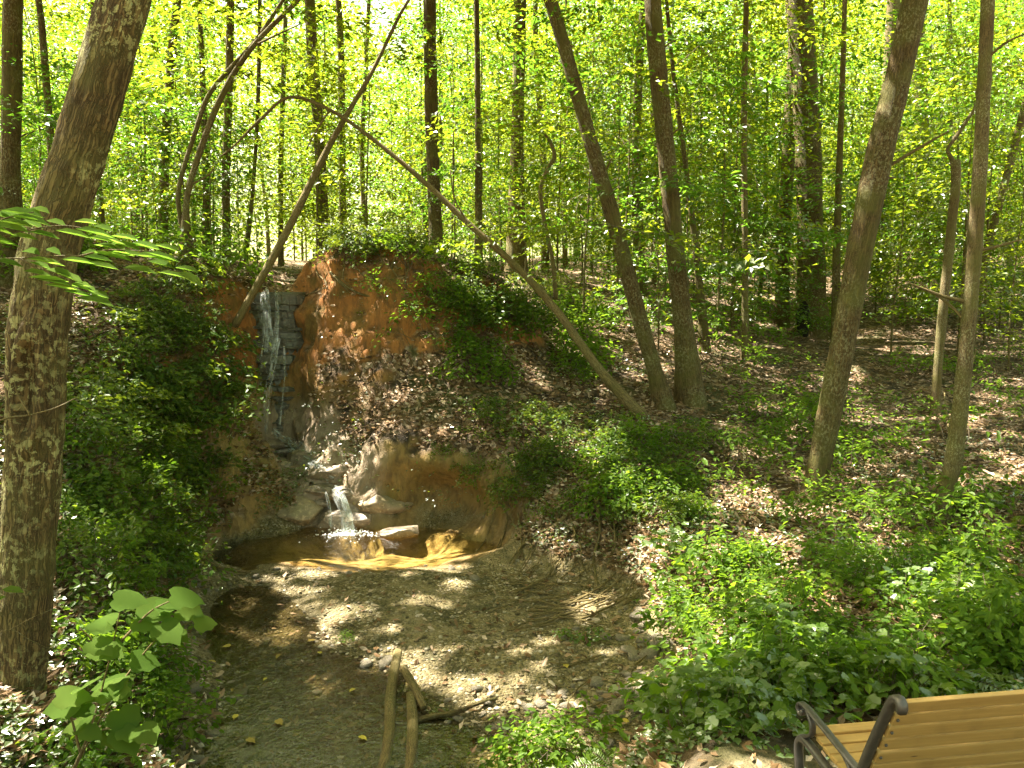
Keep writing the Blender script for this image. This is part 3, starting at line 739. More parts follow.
for (px, py, Y, r_) in ((20, 225, 3.2, .16), (60, 240, 3.25, .18), (110, 250, 3.25, .18), (150, 265, 3.3, .18), (185, 272, 3.3, .12), (80, 292, 3.15, .16), (150, 606, 3.3, .2), (180, 615, 3.3, .16), (120, 640, 3.3, .18), (110, 690, 3.25, .18), (75, 710, 3.2, .16), (130, 730, 3.2, .16),
                        (95, 190, 4.45, .12), (80, 150, 4.45, .10), (110, 90, 4.5, .14), (118, 30, 4.5, .10), (60, 235, 4.35, .10), (36, 330, 4.2, .10), (20, 470, 4.2, .08), (30, 560, 4.2, .07),
                        (833, 330, 9.25, .16), (838, 300, 9.25, .10), (850, 270, 9.25, .12), (868, 190, 9.3, .12), (890, 100, 9.3, .14), (820, 420, 9.25, .08), (655, 280, 12.8, .2), (672, 200, 12.8, .2), (640, 330, 12.6, .15), (600, 170, 12.6, .2), (565, 60, 12.6, .2), (965, 350, 8.45, .12), (980, 180, 8.45, .12), (950, 470, 8.45, .1),
                        (188, 190, 13.3, .2), (215, 110, 13.3, .2), (300, 200, 12.9, .15), (345, 120, 13, .15), (480, 235, 12.4, .15), (560, 315, 12.2, .15), (420, 180, 12.4, .15), (808, 150, 20.8, .3), (800, 60, 20.8, .3), (812, 240, 20.8, .2),
                        (560, 745, 5.2, .3), (590, 750, 5.2, .25), (520, 755, 5.2, .22), (265, 320, 13.1, .3), (268, 370, 13, .2), (290, 450, 12.5, .35), (310, 465, 12.2, .35), (335, 482, 11.8, .35), (348, 515, 11.3, .25), (385, 500, 11.4, .35), (350, 470, 11.7, .3),
                        (420, 556, 10.4, .55), (370, 560, 10.3, .45), (300, 562, 10.2, .3), (330, 560, 10.3, .3), (450, 552, 10.5, .3),
                        (350, 385, 12.6, .6), (330, 415, 12.2, .45), (390, 400, 12.4, .65), (430, 395, 12.4, .55), (375, 435, 12, .4), (420, 435, 12, .35), (340, 350, 13, .3), (385, 360, 12.9, .3), (440, 370, 12.7, .3), (405, 295, 13.2, .35), (430, 310, 13, .3), (320, 280, 13.4, .25), (335, 320, 13.2, .2), (365, 290, 13.3, .2), (400, 268, 13.4, .2),
                        (480, 300, 13.7, .3), (500, 330, 13.6, .2), (240, 395, 12, .35), (232, 420, 11.6, .25), (90, 325, 11.3, .4), (120, 350, 11, .3), (150, 360, 11, .25), (190, 290, 12.4, .3), (215, 330, 12.4, .25), (160, 450, 10, .25), (120, 470, 8.8, .25), (200, 470, 10.6, .2),
                        (600, 450, 11, .4), (620, 475, 10.5, .35), (570, 440, 11.2, .3), (650, 520, 9.4, .3), (530, 430, 11.5, .25), (480, 430, 11.8, .25), (740, 480, 10, .3), (840, 520, 9, .25), (780, 520, 9, .3), (800, 460, 10.3, .3)):
    BALL.append((U(px, py, Y), r_))
FLECK = [t for t in [tri_of(*f) for f in FLECK] + [tri_of(*f) for f in FL3] if t is not None]

def sunlit(P, grow=1.0):
    """True for points that stand in one of the open lines towards the sun"""
    out = np.zeros(len(P), bool)
    ns = fbm(P - SUN[None] * (P[:, 2] / SUN[2])[:, None], 2.4, 2, 88)
    for c, Ai in FLECK:
        dz = P[:, 2] - c[2]
        q = P[:, :2] - SUN[None, :2] * (dz / SUN[2])[:, None] - c[None, :2]
        e = q @ Ai.T
        out |= ((e ** 2).sum(1) < (1.15 * grow + .75 * ns) ** 2) & (dz > .9)
    for c, r_ in BALL:
        v = P - c; t = v @ SUN
        out |= (((v - t[:, None] * SUN) ** 2).sum(1) < (r_ * (1.05 + .5 * ns)) ** 2) & (t > .45)
    # and noise-shaped openings cut in the leaves for extra dapples
    q = P - SUN[None] * ((P[:, 2] - 1.5) / SUN[2])[:, None]; q[:, 2] = 0
    bar = (q[:, 0] > -3.6) & (q[:, 0] < 1.3) & (q[:, 1] < 9.6) & (q[:, 1] > 5)
    out |= (fbm(q, 1.25, 3, 123) > np.where(bar, .42, .26)) & (P[:, 2] > 4.5)
    return out

# ------------------------------------------------------------------ trees
TREES = []     # dicts: root, path, top
def trunk_tree(name, pts, Y, label, cat='tree', group=None, mat='bark', sides=12, height=13.0, lean_y=0.0, rough=.10, crown=True, flare=1.75, part='trunk', extra=None, seg=.12, disp=None, grow_up=True):
    """pts: (px, py, width in px[, own Y]) from the foot up, measured at distance Y; the stem then carries on above the frame"""
    P = []
    for q in pts:
        yq = q[3] if len(q) > 3 else Y
        p = U(q[0], q[1], yq); P.append([*p, max(.008, q[2] / FPX * yq / 2)])
    P = np.array(P)
    gz = float(ht(P[0, 0], P[0, 1]))
    if grow_up:
        foot = P[0].copy(); foot[2] = gz - .25
        d = P[1, :3] - P[0, :3]
        if P[0, 2] > gz + .1 and d[2] > .05: foot[:2] -= np.clip(d[:2] / d[2] * (P[0, 2] - gz), -.6, .6)
        foot[3] *= flare
        if P[0, 2] > gz + .05: P = np.vstack([foot, P])
        else: P[0, 2] = gz - .25; P[0, 3] *= flare
        d = unit(P[-1, :3] - P[-2, :3]); top = P[-1].copy()
        while top[2] < gz + height:
            d = unit(d * .8 + np.array([0, 0, .2]) + R.normal(0, .05, 3)); top = top.copy(); top[:3] += d * 1.6; top[3] *= .86
            P = np.vstack([P, top])
    L = np.linalg.norm(np.diff(P[:, :3], axis=0), axis=1).sum()
    S_ = spline(P, max(10, int(L / seg)))
    base = np.array([P[0, 0], P[0, 1], gz])
    root = empty(name, base, label, cat, group)
    g = Geo(); V, Q, T, B = tube(S_[:, :3], S_[:, 3], sides, rough, R.randint(1000), disp); g.add(V, Q, T, B)
    link(part, g.mesh(part, base, True, True), MAT[mat], root)
    t = dict(root=root, base=base, path=S_, mat=mat, cl=[], crown=crown, rmin=float(S_[:, 3].min()))
    TREES.append(t)
    return t

def part_tube(t, name, pts, Y, mat=None, sides=8, rough=.08, n=40):
    P = np.array([[*U(q[0], q[1], q[3] if len(q) > 3 else Y), q[2] / FPX * Y / 2] for q in pts])
    S_ = spline(P, n); g = Geo(); V, Q, T, B = tube(S_[:, :3], S_[:, 3], sides, rough, R.randint(1000)); g.add(V, Q, T, B)
    return link(name, g.mesh(name, t['base'], True, True), MAT[mat or t['mat']], t['root'])

def oak_disp(a, s, bark):
    # deep plates of bark, and an old oval wound that the wood has rolled in round
    u = np.stack([bark[..., 0], bark[..., 1], bark[..., 2] * .22], -1)
    wv = u + .02 * np.stack([vnoise(u * 14, 1), vnoise(u * 14, 2), 0 * a], -1)
    r1 = 1 - np.abs(vnoise(wv * 30, 5)); r2 = 1 - np.abs(vnoise(wv * 62, 7))
    d = .010 * r1 ** 2 + .005 * r2
    da = (a - OAK_A + np.pi) % (2 * np.pi) - np.pi
    e = np.sqrt((da * .17 / .070) ** 2 + ((s - OAK_S) / .30) ** 2)
    d = d + .040 * np.exp(-((e - 1.05) / .22) ** 2) - .055 * np.exp(-(e / .78) ** 4) + .008 * np.sin(e * 16) * np.exp(-((e - 1) / 1.1) ** 2)
    return d
OAK_A, OAK_S = 0.0, 2.05
oak = trunk_tree('oak_tree', [(12, 800, 46), (20, 700, 45), (28, 560, 46), (34, 450, 49), (38, 340, 51), (50, 250, 49), (74, 170, 45), (98, 90, 43), (127, -8, 41)], 4.4,
                 'big lichened trunk at the left edge with an old oval scar', mat='bark_oak', sides=72, seg=.025, rough=.06, disp=oak_disp, flare=1.2)
tw = trunk_tree('twin_stem_tree', [(187, 268, 11), (186, 215, 7), (191, 180, 6), (217, 106, 6), (250, 50, 5), (296, 2, 4.5), (330, -36, 4)], 13.4, 'twin stemmed sapling curving to the right on the bank above the falls', mat='bark_smooth', height=11)
part_tube(tw, 'stem', [(185, 255, 6), (181, 225, 4.5), (179, 188, 4.5), (196, 130, 4.5), (212, 90, 4.5), (256, 40, 4), (292, -14, 3)], 13.45)
pole = trunk_tree('leaning_dead_pole', [(234, 327, 7.5, 12.7), (285, 235, 7.5, 12.9), (322, 160, 6.5, 13.1), (345, 118, 5, 13.2), (372, 72, 4, 13.3), (400, 15, 3, 13.4), (418, -14, 2.4, 13.4)], 12.9,
                  'bare dead pole leaning to the right in front of the upper waterfall', 'dead tree', mat='bark_dead', crown=False, grow_up=False)
arch = trunk_tree('arching_sapling', [(645, 420, 14, 12.2), (600, 370, 9.5, 12.2), (560, 315, 8, 12.3), (520, 270, 7, 12.4), (470, 225, 6, 12.5), (420, 178, 5, 12.6), (370, 137, 4, 12.7), (330, 110, 3.4, 12.7), (290, 97, 3, 12.8), (262, 118, 3, 12.8), (235, 145, 2, 12.9), (220, 157, 1.4, 12.9)], 12.4,
                  'long bare sapling bent over in an arch above the clay mound', 'sapling', mat='bark_dead', crown=False, grow_up=False)
part_tube(arch, 'twig', [(330, 110, 2, 12.7), (318, 128, 1.6, 12.7), (306, 150, 1.2, 12.7)], 12.7, sides=5, n=12)
part_tube(arch, 'twig', [(470, 225, 2, 12.5), (455, 200, 1.6, 12.5), (450, 170, 1.2, 12.5)], 12.5, sides=5, n=12)
def TT(*a, **k): return trunk_tree('tree', *a, **k)
TT([(668, 408, 16), (655, 372, 16), (640, 320, 16), (612, 215, 15), (590, 140, 14), (565, 50, 13), (547, -10, 13)], 12.7, 'slim tree leaning left from the bank beside the arching sapling', height=14)
TT([(692, 402, 21), (684, 330, 20), (676, 260, 18), (670, 190, 17), (661, 100, 17), (652, -10, 16)], 13.0, 'straight brown tree right beside the slim leaning one at the bank edge', height=15)
TT([(745, 350, 8), (745, 250, 6), (744, 120, 6), (746, -5, 5)], 16, 'pole thin dark sapling standing between the bank trees and the thick forked tree', mat='bark_smooth', height=13)
big = TT([(815, 338, 44), (812, 318, 32), (811, 250, 26), (808, 150, 24), (803, 60, 25), (797, -20, 24)], 21, 'thick tall tree with a dark hollow at its flared foot on the right slope', sides=20, flare=1.3, height=18)
TT([(782, 325, 16), (784, 240, 13), (789, 140, 12), (794, 40, 11), (796, -10, 11)], 21.8, 'thinner tree growing close against the left of the thick hollow footed tree', height=16)
rt = TT([(806, 545, 24), (816, 480, 24), (829, 415, 24), (845, 332, 24), (862, 240, 25), (880, 152, 26), (898, 78, 24), (917, -10, 24)], 9.4, 'sturdy sunflecked tree leaning right in the middle of the right slope', mat='bark', sides=24, seg=.06, height=15, rough=.07)
fk = TT([(935, 422, 12), (937, 380, 9), (942, 320, 9), (949, 250, 9), (956, 180, 9), (955, 160, 10)], 13.2, 'small tree with a broken crooked top between the two right hand leaning trees', mat='bark_smooth', height=4, crown=False, grow_up=False)
part_tube(fk, 'branch', [(955, 166, 5), (950, 155, 4), (947, 150, 3), (955, 138, 4), (966, 122, 3.4), (976, 106, 2.4)], 13.2, sides=6, n=16)
TT([(935, 530, 18), (944, 495, 17), (955, 450, 16), (968, 330, 14), (978, 200, 13), (988, -8, 12)], 8.6, 'slender tree nearest the right edge, rising out of the leafy undergrowth', mat='bark_smooth', sides=16, height=13)
TT([(972, 330, 9), (985, 260, 8), (1003, 190, 7), (1020, 125, 7), (1045, 30, 6)], 18, 'thin tree slanting out of the right edge of the view', mat='bark_smooth')
for (pts, Y, lab) in [
    ([(323, 242, 13), (320, 150, 11), (313, 60, 11), (308, -20, 10)], 19, 'straight tree just behind the left end of the clay mound'),
    ([(343, 240, 8), (342, 150, 7), (341, 60, 7), (338, -10, 6)], 22, 'narrow pale tree just right of the straight one behind the mound'),
    ([(436, 252, 16), (434, 190, 13), (431, 100, 13), (430, -10, 12)], 17, 'leafy stemmed tree standing on the crest of the clay mound'),
    ([(478, 266, 7), (478, 150, 6), (476, -10, 5)], 16.3, 'pencil thin tree right of the one on the crest of the mound'),
    ([(516, 278, 14), (517, 150, 13), (520, -10, 12)], 22, 'broad straight tree in the middle of the woods behind the mound'),
    ([(163, 248, 10), (165, 160, 9), (171, 60, 8), (178, -10, 8)], 20, 'tree between the big oak and the twin stemmed sapling'),
    ([(227, 262, 9), (226, 180, 8), (229, 80, 8), (231, -10, 7)], 18.5, 'grey trunk directly above the left side of the upper waterfall'),
    ([(242, 275, 5), (252, 200, 4), (258, 100, 4), (260, -10, 4)], 19.5, 'very thin leaning sapling beside the grey trunk above the waterfall'),
    ([(281, 255, 6), (281, 160, 5), (284, 60, 5), (286, -10, 4)], 21, 'slight tree standing alone in the bright gap above the waterfall'),
    ([(8, 280, 22), (10, 180, 19), (12, 80, 18), (13, -10, 17)], 12.5, 'dark trunk at the far left edge behind the oak'),
    ([(56, 230, 8), (52, 160, 7), (46, 80, 7), (40, 10, 6)], 16.5, 'thin tree between the dark edge trunk and the oak'),
    ([(365, 238, 5), (362, 150, 5), (366, 60, 4), (370, -10, 4)], 24, 'faint thin tree in the woods over the middle of the mound'),
    ([(697, 262, 7), (690, 200, 6), (682, 140, 5), (672, 60, 4)], 16, 'thin dark sapling leaning left just right of the straight bank tree'),
    ([(880, 260, 14), (884, 160, 13), (890, 60, 12), (894, -10, 12)], 27, 'trunk half hidden behind the sturdy leaning tree of the right slope'),
    ([(925, 225, 16), (922, 140, 14), (918, 40, 13), (916, -10, 13)], 30, 'far trunk in the sunny leaves behind the broken topped tree')]:
    TT(pts, Y, lab, mat='bark_far' if Y > 18 else 'bark', sides=10, height=14 if Y > 14 else 13)
ck = trunk_tree('crooked_sapling', [(556, 300, 5), (553, 262, 4), (547, 235, 4), (541, 200, 4), (541, 185, 4), (550, 165, 4), (555, 156, 4), (549, 140, 3), (540, 128, 2.4)], 15, 'crooked dark sapling with a kinked stem in the middle of the woods', 'sapling', mat='bark_dead', crown=False, grow_up=False, height=3)
# near-black lump at the thick tree's foot, painted as the shade inside a hollow
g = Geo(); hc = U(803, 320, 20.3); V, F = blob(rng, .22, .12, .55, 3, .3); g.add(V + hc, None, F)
m = M('hollow_shade'); MAT['hollow'] = m.done(m.pbr((.012, .009, .006), .95))
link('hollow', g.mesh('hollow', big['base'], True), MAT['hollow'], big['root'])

# crowns: sprays added mostly above the view to shade the ground, shared out among the trees, left open along the sun flecks
gx = np.linspace(-9, 14, 60); cl = []
def lai(x, y): return np.where(y < 15.2, np.where(x > 2, 3.6, 5.2), np.where((x > 1.5) & (y < 21), 1.5, .12)) * np.where(y < 4.5, .8, 1)
rc = np.random.RandomState(21)
NS = 40; la = NS * .60 * .155 ** 2 * .5 * .62
xy = np.stack([rc.uniform(-9, 14, 64000), rc.uniform(1.5, 27, 64000)], 1)
dens = 23 * 25.5 * lai(xy[:, 0], xy[:, 1]) / la / 64000
xy = xy[rc.rand(64000) < dens]
zc = rc.uniform(8.5, 15.0, len(xy)); gz = ht(xy[:, 0], xy[:, 1])
CLP = np.stack([xy[:, 0], xy[:, 1], gz], 1) + SUN[None] * ((zc) / SUN[2])[:, None]
CR = [t for t in TREES if t['crown']]
def axis_at(t, z): return np.stack([np.interp(z, t['path'][:, 2], t['path'][:, k]) for k in range(2)], -1)
D = np.stack([np.linalg.norm(CLP[:, :2] - axis_at(t, CLP[:, 2] - 1.0), axis=1) + 40 * t['rmin'] * 0 for t in CR], 1)
own = D.argmin(1)
def limbs(g, P, axf, zmin, q, r0=.0045, sides=4):
    """boughs: every spray hangs on the nearest one closer to the stem, the innermost on the stem itself"""
    ax = np.array([axf(p[2] - .6) for p in P]); d = np.linalg.norm(P[:, :2] - ax, axis=1)
    roots = []; o = np.argsort(d); par = {}; load = np.ones(len(P))
    for i_, k in enumerate(o):
        c = o[:i_]; c = c[d[c] < d[k] * .9] if i_ else c
        best = None
        if len(c):
            dist = np.linalg.norm((P[c] - P[k]) * np.array([1, 1, 1.6]), axis=1); b = dist.argmin()
            if dist[b] < d[k] * .9 + .2: best = c[b]
        par[k] = best
    for k in o[::-1]:
        if par[k] is not None: load[par[k]] += load[k]
    for k in o:
        r = r0 * load[k] ** .42
        if par[k] is None:
            zb = max(P[k, 2] - min(.35 * d[k] + .2, 3.0), zmin); b0 = np.array([*axf(zb), zb])
        else: b0 = P[par[k]]
        L = np.linalg.norm(P[k] - b0)
        mid = (b0 + P[k]) / 2 + np.array([0, 0, .06 * L]) + q.normal(0, .05, 3) * L
        S_ = spline(np.array([[*b0, r * 1.15], [*mid, r], [*P[k], r * .75]]), 6)
        V, Q, T, B = tube(S_[:, :3], S_[:, 3], sides, cap=False); g.add(V, Q, T, B)
        if par[k] is None: roots.append(zb)
    # hidden tube added inside the stem to join all boughs into one piece
    zz = np.linspace(min(roots) - .05, max(roots) + .05, 24)
    V, Q, T, B = tube(np.array([[*axf(z_), z_] for z_ in zz]), .006, 4, cap=False); g.add(V, Q, T, B)
def add_shade_crown(t, P, mat='leaf_wood', size=.155, n=NS, rx=.85):
    Lv = Leaves(); g = Geo()
    if len(P): limbs(g, P, lambda z: axis_at(t, z), t['base'][2] + 1.5, rc)
    for p in P:
        ax = axis_at(t, p[2] - 1.0); d = np.linalg.norm(p[:2] - ax); out = (p[:2] - ax) / max(d, .01)
        a = spray_pts(p, out, n, rx, rc, size=size, tilt=.4, flat=.16)
        keep = ~sunlit(a[0])
        if keep.sum() < 2: continue
        Lv.add(*[q[keep] for q in a])
    if not Lv.n: return
    link('crown', Lv.mesh('crown', t['base']), MAT[mat], t['root'])  # added shade canopy, laid out along the sun's line and hung on this tree
    link('branches', g.mesh('branches', t['base'], True, True), MAT['twig'], t['root'])
for k, t in enumerate(CR): add_shade_crown(t, CLP[own == k])
# low leafy boughs and dead stubs on the stems in view
for t in TREES:
    y = t['base'][1]
    if t['crown'] and 12 < y < 24:
        n = rc.randint(14, 25); P = []
        for k in range(n):
            z = CAM_H + y * rc.uniform(.02, .36); ax = axis_at(t, z); az = rc.uniform(0, 6.283); d = rc.uniform(.5, 2.4)
            q = np.array([ax[0] + math.cos(az) * d, ax[1] + math.sin(az) * d * .7, z])
            if q[1] < 11.5 or (y > 16 and rc.rand() < .15) or q[2] < ht(q[0], q[1]) + 1.2: continue
            P.append(q)
        if not P: continue
        P = np.array(P); g = Geo(); Lv = Leaves(); limbs(g, P, lambda z: axis_at(t, z), t['base'][2] + 1.0, rc, .0035)
        for q in P:
            ax = axis_at(t, q[2] - .4); out = (q[:2] - ax) / max(.05, np.linalg.norm(q[:2] - ax))
            Lv.add(*spray_pts(q, out, 95, rc.uniform(.65, 1.15), rc, size=rc.uniform(.10, .15), tilt=.28, flat=.06, droop=.22, asp=.52))
        link('crown', Lv.mesh('crown', t['base']), MAT['leaf_wood' if rc.rand() < .5 else 'leaf_fresh'], t['root'])
        link('limb', g.mesh('limb', t['base'], True, True), MAT['twig'], t['root'])
    if y < 15 and t['crown'] and t is not oak:
        for k in range(rc.randint(2, 5)):
            z = CAM_H + y * rc.uniform(-.08, .36)
            if z < t['base'][2] + .8: continue
            ax = axis_at(t, z); az = rc.uniform(0, 6.283); L = rc.uniform(.15, .9); o = np.array([math.cos(az), math.sin(az) * .6, rc.uniform(.1, .7)])
            b0 = np.array([*ax, z]); r_ = rc.uniform(.010, .02)
            S_ = spline(np.array([[*b0, r_ * 1.4], [*(b0 + o * L * .5 + rc.normal(0, .03, 3)), r_], [*(b0 + o * L), r_ * .5]]), 10)
            g = Geo(); V, Q, T, B = tube(S_[:, :3], S_[:, 3], 6, .12, 3); g.add(V, Q, T, B)
            link('dead_branch', g.mesh('dead_branch', t['base'], True, True), MAT['bark_dead'], t['root'])
# ------------------------------------------------------------------ woods behind: copies of a few trees, each a thing
def in_view(x, y, m=40):
    px = 512 + FPX * x / y
    return (px > -m) & (px < 1024 + m)

def make_woods_tree(name, H, r0, z0, rad_, nspr, n, leaf, seed, label, cat, group, mat, fol):
    q = np.random.RandomState(seed)
    root = empty(name, (0, 0, 0), label, cat, group)
    wob = q.normal(0, .02 * H, (5, 2)); wob[0] = 0
    P = np.array([[wob[i, 0] * i / 4, wob[i, 1] * i / 4, -.3 + (H + .3) * i / 4, r0 * (1 - .85 * i / 4)] for i in range(5)])
    S_ = spline(P, 30); g = Geo(); V, Q, T, B = tube(S_[:, :3], S_[:, 3], 8, .08, seed); g.add(V, Q, T, B)
    link('trunk', g.mesh('trunk', (0, 0, 0), True, True), MAT[mat], root)
    Lv = Leaves(); gb = Geo(); PP = []
    def axf(z): return np.array([np.interp(z, S_[:, 2], S_[:, 0]), np.interp(z, S_[:, 2], S_[:, 1])])
    for k in range(nspr):
        z = z0 + (H - z0) * ((k + q.rand()) / nspr) ** 1.15
        t = (z - z0) / (H - z0)
        d = rad_ * (1 - .65 * t) * math.sqrt(q.uniform(.03, 1)); az = q.uniform(0, 6.283)
        out = np.array([math.cos(az), math.sin(az)])
        p = np.array([*(axf(z) + out * d), z + .12 * d]); PP.append(p)
        Lv.add(*spray_pts(p, out, n, leaf * q.uniform(5, 9), q, size=leaf * q.uniform(.8, 1.15), tilt=.30, flat=.06, droop=.25, asp=.52))
    limbs(gb, np.array(PP), axf, z0 * .8, q, .0035, 3)
    link('crown', Lv.mesh('crown'), MAT[fol], root)
    link('branches', gb.mesh('branches', (0, 0, 0), True, True), MAT['twig'], root)
    return root

G_T = 'slender trees of the woods behind the falls'
G_S = 'leafy understory saplings in the woods'
tall = [make_woods_tree('woodland_tree', H, r0, z0, rd, ns, n, lf, sd, '', 'tree', G_T, 'bark_far', fol)
        for H, r0, z0, rd, ns, n, lf, sd, fol in ((14, .13, 1.8, 3.0, 105, 50, .17, 1, 'leaf_wood'), (16, .19, 2.6, 3.4, 125, 50, .18, 2, 'leaf_fresh'), (11, .08, 1.2, 2.4, 90, 50, .16, 3, 'leaf_wood'), (15, .11, 3.0, 2.8, 100, 50, .17, 4, 'leaf_fresh'))]
sap = [make_woods_tree('understory_sapling', H, r0, z0, rd, ns, n, lf, sd, '', 'sapling', G_S, 'bark_smooth', fol)
       for H, r0, z0, rd, ns, n, lf, sd, fol in ((5.5, .026, .7, 1.6, 36, 58, .115, 11, 'leaf_wood'), (7.5, .036, 1.0, 1.9, 46, 58, .12, 12, 'leaf_fresh'), (3.6, .018, .3, 1.3, 26, 58, .11, 13, 'leaf_fresh'), (6.5, .032, 1.4, 1.8, 40, 58, .125, 14, 'leaf_wood'))]
def zone(x, y):
    px = 512 + FPX * x / y
    return 'left of the falls' if px < 290 else ('behind the clay mound' if px < 560 else ('behind the two bank trees' if px < 770 else 'beyond the right slope'))
used = set(); COPIES = []
def put(pool, k, x, y, rz, sc, label, group):
    src = pool[k]; loc = (x, y, float(ht(x, y)) - .05)
    if id(src) not in used:
        used.add(id(src)); src.location = loc; src.rotation_euler = (0, 0, rz); src.scale = (sc,) * 3; tag(src, label); COPIES.append(src); return src
    o_ = copy_thing(src, loc, rz, sc, label, group); COPIES.append(o_); return o_
rp = np.random.RandomState(8)
done = []
def far_enough(x, y, d):
    return all((x - a) ** 2 + (y - b) ** 2 > d * d for a, b in done)
n = 0
for tries in range(6000):
    if n >= 105: break
    y = 18 + 42 * rp.rand() ** .85; x = rp.uniform(-.70, .70) * y
    px = 512 + FPX * x / y
    if not in_view(x, y, 60) or not far_enough(x, y, 1.9): continue
    gap = (222 < px < 300) or (330 < px < 402)
    if gap and (y < 30 or rp.rand() < .75): continue
    if y < 22 and abs(x - 1) < 5 and rp.rand() < .6: continue
    done.append((x, y)); n += 1
    put(tall, rp.randint(4), x, y, rp.uniform(0, 6.28), rp.uniform(.8, 1.2), ('slender woodland tree %s, one of many thin trunks' % zone(x, y)), G_T)
n = 0
for tries in range(9000):
    if n >= 190: break
    y = 15.2 + 34 * rp.rand() ** 1.1; x = rp.uniform(-.70, .70) * y
    px = 512 + FPX * x / y
    if not in_view(x, y, 60) or not far_enough(x, y, .8): continue
    if px < 560 and y < 16.6: continue
    if abs(px - 270) < 25 and y < 20: continue
    gap = (222 < px < 300) or (330 < px < 402)
    if gap and rp.rand() < .6: continue
    done.append((x, y)); n += 1
    put(sap, rp.randint(4), x, y, rp.uniform(0, 6.28), rp.uniform(.75, 1.2), ('thin leafy understory sapling %s' % zone(x, y)), G_S)
# a few nearer ones on the banks, seen against the slope
for (px, py, k, sc, lab) in ((720, 300, 2, .8, 'low leafy sapling just right of the straight bank tree'), (905, 330, 0, .6, 'leafy sapling behind the broken topped tree'), (640, 335, 2, .55, 'short sapling with bright leaves between the leaning and the straight bank tree'),
                             (1000, 330, 0, .9, 'leafy sapling hanging over the right edge of the slope'), (60, 250, 2, .8, 'leafy sapling on the crest behind the oak'), (140, 246, 2, .6, 'small sapling on the left crest near the twin stems'), (735, 330, 0, .8, 'leafy sapling beside the pole thin dark stem'), (860, 318, 2, .9, 'wide low sapling right of the hollow footed tree')):
    G0 = ground([px], [py])[0]
    if not np.isnan(G0).any(): put(sap, k, G0[0], G0[1], rp.uniform(0, 6.28), sc, lab, None)
# leave the open lines towards the sun free of their leaves too
_cache = {}
def carve(o):
    cr = [c for c in o.children if c.name.startswith('crown')][0]
    if cr.data not in _cache:
        me = cr.data; V = np.empty(len(me.vertices) * 3, np.float32); me.vertices.foreach_get('co', V)
        tn = np.empty(len(me.polygons), np.float32); me.attributes['tint'].data.foreach_get('value', tn)
        _cache[me] = (V.reshape(-1, 4, 3), tn)
    V, tn = _cache[cr.data]
    a = o.rotation_euler[2]; ca, sa = math.cos(a), math.sin(a); s_ = o.scale[0]; c = V.mean(1) * s_
    Wd = np.stack([c[:, 0] * ca - c[:, 1] * sa, c[:, 0] * sa + c[:, 1] * ca, c[:, 2]], 1) + np.array(o.location)
    k = sunlit(Wd)
    if k.sum() < 4: return
    Vk = V[~k]; me = mesh_np('crown', Vk.reshape(-1, 3), np.arange(len(Vk) * 4).reshape(-1, 4), None, {'tint': ('FACE', 'FLOAT', tn[~k])})
    me.materials.append(cr.data.materials[0]); cr.data = me
for o in COPIES:
    if o.location[1] < 38 and o.location[0] < 9: carve(o)
# the far woods: one mass of leaves
Lv = Leaves()
for k in range(4600):
    y = rp.uniform(62, 100); x = rp.uniform(-.78, .78) * y
    px = 512 + FPX * x / y
    hgt = rp.uniform(0, 1) ** .9 * 27
    if ((222 < px < 300) or (325 < px < 405)) and rp.rand() < .35: continue
    if fbm(np.array([x * .09, hgt * .16, 0.0]), 1, 2, 5) < -.36: continue
    p = np.array([x, y, float(ht(x, y)) + hgt])
    Lv.add(*spray_pts(p, rp.normal(0, 1, 2), 42, rp.uniform(1.8, 3.2), rp, size=.5, tilt=.5, flat=.3, droop=.2))
tag(link('far_woods', Lv.mesh('far_woods'), MAT['leaf_far']), 'pale green mass of distant woods seen between the trunks', kind='stuff')

# ------------------------------------------------------------------ low plants
def stem(g, p0, p1, r, bend=.1, q=rp):
    p0 = np.array(p0, float); p1 = np.array(p1, float)
    S_ = spline(np.array([[*p0, r], [*((p0 + p1) / 2 + q.normal(0, bend, 3) * np.linalg.norm(p1 - p0)), r * .8], [*p1, r * .5]]), 6)
    V, Q, T, B = tube(S_[:, :3], S_[:, 3], 4, cap=False); g.add(V, Q, T, B)

def make_shrub(name, label, group, mat, rad_, hh, nst, nl, leaf, seed, cat='shrub', shape='oval', asp=.62, tilt=.45):
    q = np.random.RandomState(seed); root = empty(name, (0, 0, 0), label, cat, group)
    Lv = Leaves(); g = Geo()
    for k in range(nst):
        az = q.uniform(0, 6.283); d = rad_ * math.sqrt(q.rand()); tip = np.array([math.cos(az) * d, math.sin(az) * d, hh * (1 - .6 * (d / rad_) ** 2) * q.uniform(.5, 1.1)])
        b = np.array([tip[0] * .2, tip[1] * .2, -.05]); stem(g, b, tip, .004, .1, q)
        out = tip[:2] / max(d, .01)
        n = nl // nst
        P, D, N, L, W_ = spray_pts(tip, out, n, leaf * q.uniform(2.0, 3.4), q, size=leaf, tilt=tilt, flat=.22, droop=.25, asp=asp)
        Lv.add(P, D, N, L, W_, shape=shape)
    link('foliage', Lv.mesh('foliage'), MAT[mat], root)
    link('stems', g.mesh('stems', (0, 0, 0), True, True), MAT['twig'], root)
    return root

